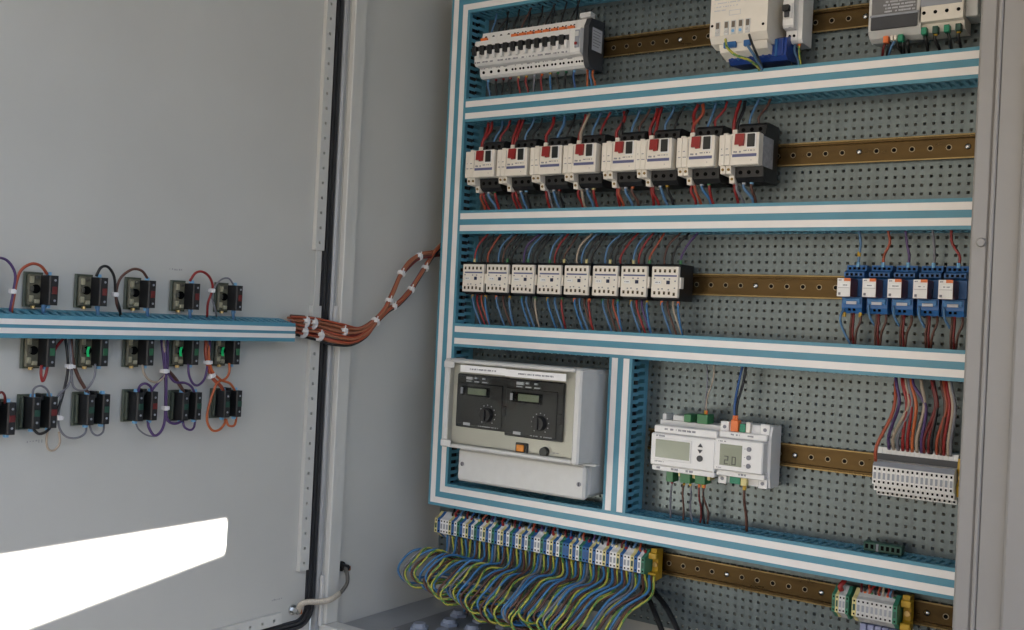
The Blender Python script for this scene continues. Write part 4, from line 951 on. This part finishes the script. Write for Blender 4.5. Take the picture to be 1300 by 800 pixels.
# ------------------------------------------------------------------ door: contact blocks
def face_plate(m_): return m_.prism([(.0, -.0125), (.0022, -.0145), (.0042, -.0120), (.0042, .0110), (.0, .0110)], 'z', -.0225, .0225)
def face_plate2(m_): return m_.prism([(.0, -.0190), (.0022, -.0210), (.0042, -.0185), (.0042, .0180), (.0, .0180)], 'z', -.0225, .0225)
def collar(m_): return m_.cbox(.0044, .0105, -.0115, .0090, -.0205, .0195, .0018)
def block(m_): return m_.prism([(.0108, -.0060), (.0300, -.0060), (.0315, -.0045), (.0315, .0050), (.0300, .0065), (.0108, .0065)], 'z', -.0190, .0190)
def dual(m_): return m_.prism([(.0044, -.0055), (.0270, -.0055), (.0285, -.0040), (.0285, .0040), (.0270, .0055), (.0044, .0055)], 'z', -.0200, .0200)
COLN = ['leftmost', 'second', 'third', 'fourth', 'rightmost']
def contact(loc, row, col, colour, lit):
    rown = {0: 'above the door duct', 1: 'just below the door duct', 2: 'in the lowest door row'}[row]
    feat = {0: 'with red plunger', 1: 'with lit green lens' if lit else 'with green plunger', 2: 'pair'}[row]
    t = thing('contact_block', 'black contact block %s %s, %s column' % (feat, rown, COLN[col]) if col >= 0 else 'black contact block pair cut by the left picture edge, on the door', 'contact block', loc, 'push button contact blocks on the door')
    obj('mounting_plate', cached('cb_plate%d' % (row == 2), face_plate2 if row == 2 else face_plate, COLLARG), t)
    def sleeve(p, x_, y_, z_): obj('terminal_sleeve', cached('cb_sl', lambda m_: m_.cbox(-.003, .003, -.0024, .0024, -.0022, .0022, .0005), BLUEL), p, (x_, y_, z_))
    def screw(p, x_, y_, z_): obj('screw', cached('cb_sc', lambda m_: m_.cyl((0, 0, 0), .0016, 'x', .0006, 8), GREY), p, (x_, y_, z_))
    if row < 2:
        c = obj('collar', cached('cb_collar', collar, COLLAR), t)
        for k, (y_, z_, w2_, h2_, mt) in enumerate(((-.0085, .0125, .0050, .0085, COLLARL), (-.0085, -.0115, .0050, .0080, COLLARL), (-.0015, .0160, .0060, .0050, COLLARD), (-.0080, .0010, .0038, .0070, COLLARD), (-.0010, -.0150, .0070, .0055, COLLARL))):
            obj('collar_rib', cached('cb_rib%d' % k, lambda m_: m_.cbox(.0106, .0145, y_-w2_/2, y_+w2_/2, z_-h2_/2, z_+h2_/2, .0008), mt), c)
        obj('plunger_hole', cached('cb_hole', lambda m_: m_.cyl((.0106, -.0020, .001), .0058, 'x', .0016, 14), HOLE), t)
        if lit: obj('green_lens', cached('cb_lens', lambda m_: m_.prism([(-.0050, -.007), (-.001, -.0075), (-.0025, -.0025), (-.0025, .0015), (-.0005, .0065), (-.0045, .0060), (-.0060, 0)], 'x', .0146, .0160), GREENLIT), t)
        obj('collar_screw', cached('cb_screw', lambda m_: m_.cyl((.008, -.003, -.0206), .0030, 'z', -.0035, 8), BRASS), t)
        bl = obj('contact_body', cached('cb_body', block, BLACK), t, (0, .0105, 0))
        obj('plunger', cached('cb_plg%d' % row, lambda m_: m_.cbox(.0316, .0326, -.0025, .0042, -.0048, .0048, .0003), mat('dull_red', (.13, .012, .012), .5) if row == 0 else GREENK2), bl)
        for z_ in (-.0130, .0130): screw(bl, .0314, .0015, z_); sleeve(bl, .020, -.001, z_*1.62)
    else:
        obj('collar', cached('cb_collar2', lambda m_: m_.cbox(.0044, .0100, -.0185, -.0150, -.0190, .0190, .0010), COLLARG), t)
        for k, yy in enumerate((-.0085, .0145)):
            bl = obj('contact_body', cached('cb_dual', dual, BLACK), t, (0, yy, 0))
            cc = colour[k]
            obj('plunger', cached('cb_dplg'+cc, lambda m_: m_.cbox(.0286, .0295, -.0036, .0040, -.0042, .0042, .0003), mat('dull_red', (.13, .012, .012), .5) if cc == 'r' else GREENK3), bl)
            for z_ in (-.0120, .0120): screw(bl, .0284, .0005, z_); sleeve(bl, .018, -.001, z_*1.82)
        obj('latch', cached('cb_latch', lambda m_: m_.cbox(.006, .020, -.0020, .0020, .0150, .0240, .0008), BLACK), t, (0, .003, 0))
    return t
COLLARL = mat('khaki_rib', (.34, .32, .22), .45, 0, .2, 140)
COLLARD = mat('dark_khaki_rib', (.07, .07, .055), .5, 0, .2, 140)
GREENK2 = mat('dull_green', (.02, .12, .055), .45)
GREENK3 = mat('deep_green', (.012, .06, .04), .45)
X0D = XD+.0004
cells = {}
for row, pts in enumerate((((50, 368), (114, 370), (176, 373), (233, 376), (288, 378)), ((47, 446), (115, 446), (174, 446), (232, 446), (285, 446)), ((48, 523), (116, 519), (178, 515), (235, 515), (287, 512)))):
    for col, (a, b) in enumerate(pts):
        q = X(a, b, XD+.013)
        contact((X0D, q.y-.002, q.z), row, col, ['gr', 'gg', 'gr', 'gg', 'gg'][col], row == 1 and col in (1, 3, 4)); cells[row, col] = (q.y-.002, q.z)
q = X(-34, 366, XD+.013); extra = contact((X0D, q.y-.002, q.z), 0, 0, '', False)
extra['label'] = 'black contact block with red plunger just past the left picture edge'
q = X(-6, 531, XD+.013); contact((X0D, q.y-.002, q.z), 2, -1, 'gr', False)
# ------------------------------------------------------------------ door wires (paths read from the photo, a couple of centimetres proud of the door)
def dw(px, color, label, r=.0019, lift=None, group='wires on the door', **kw):
    n_ = len(px); pts = []
    for k, (a, b) in enumerate(px):
        lf = (lift[k] if lift else .030)*.72
        pts.append(X(a, b, XD+lf))
    return wire(pts, color, r, label, group, **kw)
dw([(-25, 345), (-8, 329), (8, 330), (19, 347), (17, 370), (13, 392), (14, 400)], 'purple', 'purple wire curving to the duct beside the leftmost red contact block', r=.0017, lift=[.03]*5+[.03, .02])
dw([(60, 348), (52, 338), (40, 335), (27, 343), (21, 358), (18, 375), (15, 392), (15, 400)], 'orangered', 'orange-red wire arching over the leftmost red contact block', lift=[.032, .036, .036, .034, .03, .03, .03, .02])
dw([(122, 351), (128, 340), (137, 339), (145, 352), (147, 375), (152, 392), (153, 402)], 'black', 'black wire arching right of the second red contact block', lift=[.032, .036, .036, .034, .03, .03, .02])
dw([(187, 353), (180, 344), (168, 342), (154, 352), (148, 368), (148, 385), (154, 400)], 'brown', 'brown wire arching over the third red contact block', lift=[.032, .036, .036, .034, .03, .03, .02])
dw([(241, 357), (248, 347), (257, 345), (266, 352), (270, 366), (264, 385), (263, 402)], 'red', 'red wire arching right of the fourth red contact block', lift=[.032, .036, .036, .034, .03, .03, .02])
dw([(296, 361), (291, 354), (283, 354), (275, 361), (269, 376), (273, 392), (275, 402)], 'grey', 'grey wire arching over the rightmost red contact block', r=.0014, lift=[.032, .036, .036, .034, .03, .03, .02])
for col, (a, b) in enumerate(((55, 390), (124, 392), (187, 394), (241, 396), (296, 397))):
    dw([(a, b-3), (a, b+4), (a+1, b+14)], 'lightblue', 'short pale blue wire between %s red contact block and the door duct' % COLN[col], r=.0026, lift=[.032, .031, .02])
dw([(53, 464), (52, 474), (54, 484), (58, 476), (62, 460), (72, 440), (86, 424)], 'red', 'red wire looping below the leftmost green contact block', lift=[.032, .034, .034, .034, .034, .03, .02])
dw([(82, 424), (85, 445), (86, 470), (80, 500), (70, 530), (62, 545), (50, 551), (41, 544)], 'black', 'black wire running down to the leftmost lower contact pair', lift=[.02, .03, .03, .03, .032, .034, .034, .028])
dw([(87, 424), (90, 450), (91, 475), (86, 490), (76, 500), (66, 513), (66, 518)], 'grey', 'grey wire from the door duct to the leftmost lower contact pair', r=.0016, lift=[.02, .03, .03, .03, .032, .034, .03])
dw([(41, 506), (43, 494), (52, 490), (60, 495), (64, 506)], 'grey', 'small grey jumper arching over the leftmost lower contact pair', r=.0014, lift=[.028, .034, .036, .034, .028])
dw([(90, 424), (92, 455), (98, 475), (106, 490), (113, 501)], 'brown', 'brown wire from the door duct to the second lower contact pair', r=.0024, lift=[.02, .03, .03, .03, .026])
dw([(121, 462), (120, 478), (112, 492), (102, 496), (93, 490), (90, 470)], 'grey', 'grey wire looping below the second green contact block', r=.0015, lift=[.032, .034, .034, .034, .032, .03])
dw([(110, 540), (108, 550), (98, 556), (85, 555), (76, 545), (74, 530), (78, 500)], 'grey', 'grey wire looping below the second lower contact pair', r=.0015, lift=[.026, .032, .034, .034, .032, .03, .03])
dw([(132, 538), (131, 548), (124, 553), (117, 549), (114, 540)], 'grey', 'small grey jumper under the second lower contact pair', r=.0014, lift=[.026, .032, .034, .032, .026])
dw([(61, 545), (59, 560), (62, 571), (70, 571), (76, 562), (75, 548)], 'cream', 'cream wire loop hanging under the leftmost lower contact pair', r=.0015, lift=[.026, .032, .034, .034, .032, .03])
dw([(181, 463), (183, 474), (190, 483), (200, 485), (208, 478), (211, 466), (208, 440), (208, 424)], 'cream', 'cream wire looping from the third green contact block to the duct', r=.0017, lift=[.032, .034, .034, .034, .032, .03, .03, .02])
dw([(204, 424), (207, 450), (210, 480), (210, 510), (209, 535), (204, 548), (196, 553), (189, 543), (188, 535)], 'purple', 'purple wire running down the door to the third lower contact pair', r=.0020, lift=[.02, .03, .03, .03, .03, .032, .032, .03, .026])
dw([(207, 424), (210, 455), (211, 490), (211, 525), (214, 535), (222, 538), (230, 535), (231, 530)], 'purple', 'purple wire running down the door to the fourth lower contact pair', r=.0020, lift=[.02, .033, .033, .033, .032, .032, .03, .026])
dw([(212, 424), (213, 448), (212, 470), (204, 482), (194, 494), (192, 499)], 'purple', 'purple wire bending left to the third lower contact pair', r=.0018, lift=[.02, .03, .03, .032, .032, .028])
dw([(176, 500), (177, 491), (184, 487), (191, 491), (193, 500)], 'purple', 'small purple jumper arching over the third lower contact pair', r=.0018, lift=[.028, .034, .036, .034, .028])
dw([(172, 536), (176, 545), (185, 552), (195, 554), (203, 550)], 'grey', 'thin grey wire under the third lower contact pair', r=.0012, lift=[.026, .03, .03, .03, .03])
dw([(213, 470), (222, 480), (230, 492), (233, 498)], 'brown', 'brown wire slanting to the fourth lower contact pair', r=.0026, lift=[.03, .03, .03, .026])
dw([(213, 474), (222, 485), (234, 486), (243, 491), (248, 501)], 'purple', 'purple wire slanting to the right side of the fourth lower contact pair', r=.0018, lift=[.033, .034, .034, .034, .028])
dw([(239, 462), (240, 476), (245, 487), (252, 489), (260, 480), (264, 460), (266, 440), (266, 424)], 'purple', 'purple wire looping from the fourth green contact block to the duct', r=.0018, lift=[.032, .034, .034, .034, .032, .03, .03, .02])
dw([(232, 532), (234, 542), (241, 546), (246, 543), (248, 533)], 'purple', 'small purple jumper under the fourth lower contact pair', r=.0017, lift=[.026, .032, .034, .032, .026])
dw([(263, 424), (261, 445), (264, 465), (270, 480), (280, 490), (284, 496)], 'orangered', 'thick orange-red wire from the duct to the rightmost lower contact pair', r=.0028, lift=[.02, .03, .03, .032, .03, .026])
dw([(268, 424), (265, 448), (269, 470), (280, 482), (292, 487), (299, 497)], 'orange', 'orange wire from the duct to the right side of the rightmost lower pair', r=.0019, lift=[.02, .033, .033, .034, .034, .028])
dw([(291, 461), (291, 473), (286, 481), (276, 486), (270, 500), (264, 520), (263, 535), (269, 546), (278, 546), (285, 538), (286, 532)], 'orange', 'orange wire looping from the rightmost green contact block around to the lower pair', r=.0019, lift=[.032, .034, .034, .034, .034, .034, .034, .034, .034, .03, .026])
dw([(287, 532), (290, 540), (296, 541), (299, 537), (300, 529)], 'orange', 'small orange jumper under the rightmost lower contact pair', r=.0018, lift=[.026, .032, .034, .032, .026])
dw([(-4, 502), (2, 498), (6, 503), (6, 512)], 'darkred', 'dark red jumper at the left picture edge', r=.0016, lift=[.028, .034, .034, .028])
# white tie mounts on the door
def tie_at(q, dirv, r, label, ln=.0040, tail=True):
    d_ = Vector(dirv).normalized()
    t = thing('cable_tie', label, 'cable tie', q, 'white cable ties')
    part('band', MB().tube([-d_*ln*.55, d_*ln*.55], r, 12, sub=1), TIE, t, smooth=False)
    if tail:
        part('head', MB().cbox(-.003, .003, -.003, .003, -.003, .003, .0006), TIE, t, loc=Vector((r*.8, -r*.5, 0)))
for (a, b, lab, dv, rr_) in ((16, 370, 'left of the leftmost red contact block', (0, .1, 1), .005), (146, 374, 'on the wires between second and third red contact blocks', (0, .1, 1), .005), (269, 369, 'on the wires left of the rightmost red contact block', (0, .1, 1), .005),
                       (89, 465, 'on the wires between the two leftmost green contact blocks', (0, .1, 1), .007), (75, 530, 'beside the leftmost lower contact pair', (0, .3, 1), .006), (209, 471, 'on the purple and cream wires below the duct', (0, 0, 1), .007),
                       (210, 518, 'on the purple wires beside the fourth lower contact pair', (0, 0, 1), .006), (264, 460, 'on the orange wires under the duct', (0, 0, 1), .007), (268, 477, 'on the orange wires above the rightmost lower pair', (0, .5, -1), .007)):
    q = X(a, b, XD+.0225); tie_at(q, dv, rr_, 'white cable tie %s' % lab)
# ------------------------------------------------------------------ wire harness crossing the hinge
def hp(a, b, x): return X(a, b, x)
har = thing('wire_harness', 'bundle of red, orange and brown wires crossing from door to cabinet', 'wire bundle', X(430, 425, -1.225))
HO = har.location.copy()
hr = random.Random(21)
cols_h = ['orangered', 'red', 'orangered', 'brown', 'darkred', 'orange', 'brown', 'red', 'orangered', 'cream', 'darkred', 'brown', 'orangered', 'purple']
up_p = [(366, 409), (385, 410), (405, 413), (432, 420), (455, 421), (474, 411), (487, 396), (494, 383), (500, 370), (508, 352), (518, 337), (531, 326), (546, 323), (566, 321)]
lo_p = [(366, 416), (385, 422), (405, 426), (425, 432), (448, 434), (466, 424), (480, 407), (494, 393), (507, 385), (521, 369), (533, 351), (544, 333), (554, 318), (570, 303)]
xs_h = [XD+.022, XD+.024, XD+.026, -1.232, -1.222, -1.215, -1.212, -1.212, -1.214, -1.216, -1.218, -1.220, -1.222, -1.226]
def harness(path, n_, r, spread, cset, seed):
    rr2 = random.Random(seed)
    for i in range(n_):
        a = 2*math.pi*(i+.3)/n_*(1 if i < 6 else 2); ro = spread*(1 if i < 6 else .35)
        pts = []
        for k, ((px_, py_), xx_) in enumerate(zip(path, xs_h)):
            sp = 1.5 if k < 4 else (1.0 if k < 6 else .8)
            tw = a+k*.14
            q_ = X(px_, py_, xx_) + Vector((math.cos(tw)*ro*.7, math.sin(tw)*ro*.35, math.sin(tw)*ro))*sp + Vector((rr2.uniform(-1, 1), rr2.uniform(-1, 1), rr2.uniform(-1, 1)))*.0008
            q_.x = max(q_.x, XD+.013 if k < 4 else XW+.015)
            pts.append(q_-HO)
        c = cset[i % len(cset)]
        part('wire', MB().tube(pts, r, 7, sub=5), WC[c], har, True)
harness(up_p, 9, .0021, .0068, ['rust', 'orangered', 'brown', 'rust', 'cream', 'darkred', 'rust', 'brown', 'rust'], 1)
harness(lo_p, 9, .0021, .0062, ['rust', 'orangered', 'purple', 'cream', 'rust', 'black', 'darkred', 'rust', 'orangered'], 2)
def htie(path_pts, r, tail=True):
    (a, b, xx_), (c_, d_, x2) = path_pts
    A_ = X(a, b, xx_)-HO; B_ = X(c_, d_, x2)-HO; mid = (A_+B_)/2; dv = (B_-A_).normalized()
    tt = part('cable_tie', MB().tube([mid-dv*.0022, mid+dv*.0022], r, 14, sub=1), TIE, har)
    obj('tie_head', MB().cbox(-.0035, .0035, -.0035, .0035, -.003, .003, .0006).mesh('tie_head', TIE), tt, mid+Vector((r*.8, -r*.45, r*.25)))
    if tail: obj('tie_tail', MB().tube([mid+Vector((r*.8, -r*.45, r*.2)), mid+Vector((r*.8+.006, -r*.45-.004, r*.2+.008))], .0011, 5, sub=1, r2=.0006).mesh('tie_tail', TIE), tt)
for (a, b, c_, d_, xx_, r) in ((384, 408, 390, 410, XD+.024, .0105), (394, 410, 400, 412, XD+.025, .0105), (382, 421, 388, 422, XD+.024, .0100), (403, 425, 408, 427, XD+.026, .0100), (433, 420, 438, 421, -1.232, .0098), 
                               (474, 411, 479, 406, -1.214, .0085), (492, 386, 496, 379, -1.212, .0075), (508, 350, 511, 345, -1.216, .0075), (530, 327, 534, 325, -1.220, .0075),
                               (497, 391, 502, 388, -1.213, .0070), (520, 370, 523, 366, -1.216, .0070), (538, 343, 541, 338, -1.219, .0070)):
    htie(((a, b, xx_), (c_, d_, xx_)), r)
# ------------------------------------------------------------------ earth strap between door and cabinet wall
st = thing('earth_strap', 'tan braided earth strap bolted between the door and the cabinet wall', 'earth strap', X(400, 764, -1.25))
SO = st.location.copy()
sp_ = [X(378, 776, XD+.014), X(382, 768, XD+.020), X(390, 764.5, XD+.026), X(405, 764, XD+.036), X(420, 761, XD+.046), X(432, 753, XD+.048), X(440, 742, XD+.046), X(441, 731, XD+.040), X(438, 720, XW+.010)]
part('braid', MB().tube([p_-SO for p_ in sp_[:6]], .0050, 10, sub=6, r2=.0026), BRAID, st, True)
part('dark_sleeve', MB().tube([p_-SO for p_ in sp_[5:]], .0047, 10, sub=6, r2=.0033), BRAIDD, st, True)
for q, x_ in ((sp_[0], XD), (sp_[-1], XW)):
    part('bolt', MB().cyl((x_+.0005-SO.x, q.y-SO.y, q.z-SO.z), .0055, 'x', .0165, 6), STEEL if x_ == XD else BLACK, st)
    part('washer', MB().cyl((x_+.0002-SO.x, q.y-SO.y, q.z-SO.z), .0085, 'x', .0032, 14), STEEL if x_ == XD else BLACK, st)
    part('copper_lug', MB().cbox(x_+.004-SO.x, x_+.014-SO.x, q.y+.004-SO.y, q.y+.011-SO.y, q.z-.007-SO.z, q.z+.001-SO.z, .0008), mat('copper', (.55, .20, .08), .35, .8), st)

# ------------------------------------------------------------------ faint pencil marks
for (a, b, x_) in ((440, 440, XW), (352, 761, XD), (45, 560, XD), (224, 342, XD)):
    q = X(a, b, x_); mk = MB(); rk_ = random.Random(a)
    for k in range(6):
        u = q.y-.012+.004*k; mk.box(x_+.0001, x_+.0003, u, u+rk_.uniform(.001, .003), q.z-rk_.uniform(.0005, .003)-ZG, q.z+rk_.uniform(.0005, .002)-ZG)
    obj('pencil_mark', mk.mesh('pencil_mark', mat('pencil', (.36, .36, .36), .7)), door if x_ == XD else cab, kind='stuff')
# ------------------------------------------------------------------ wires that share a label are told apart by their order from the left
NUM = ORD + ['thirteenth', 'fourteenth', 'fifteenth', 'sixteenth', 'seventeenth', 'eighteenth', 'nineteenth', 'twentieth'] + ['twenty-'+q_ for q_ in ORD[:9]] + ['thirtieth'] + ['thirty-'+q_ for q_ in ORD[:9]]
by = {}
for o in COL.objects:
    if o.parent is None and o.get('category') == 'wire': by.setdefault(o['label'], []).append(o)
for lab, os_ in by.items():
    if len(os_) > 1:
        os_.sort(key=lambda o_: o_.data.vertices[0].co.x)
        for k, o in enumerate(os_): o['label'] = '%s, %s from left' % (lab.replace(' into the lowest duct', '').replace('above the clear-flapped module at the top right', 'below the flapped module'), NUM[k])
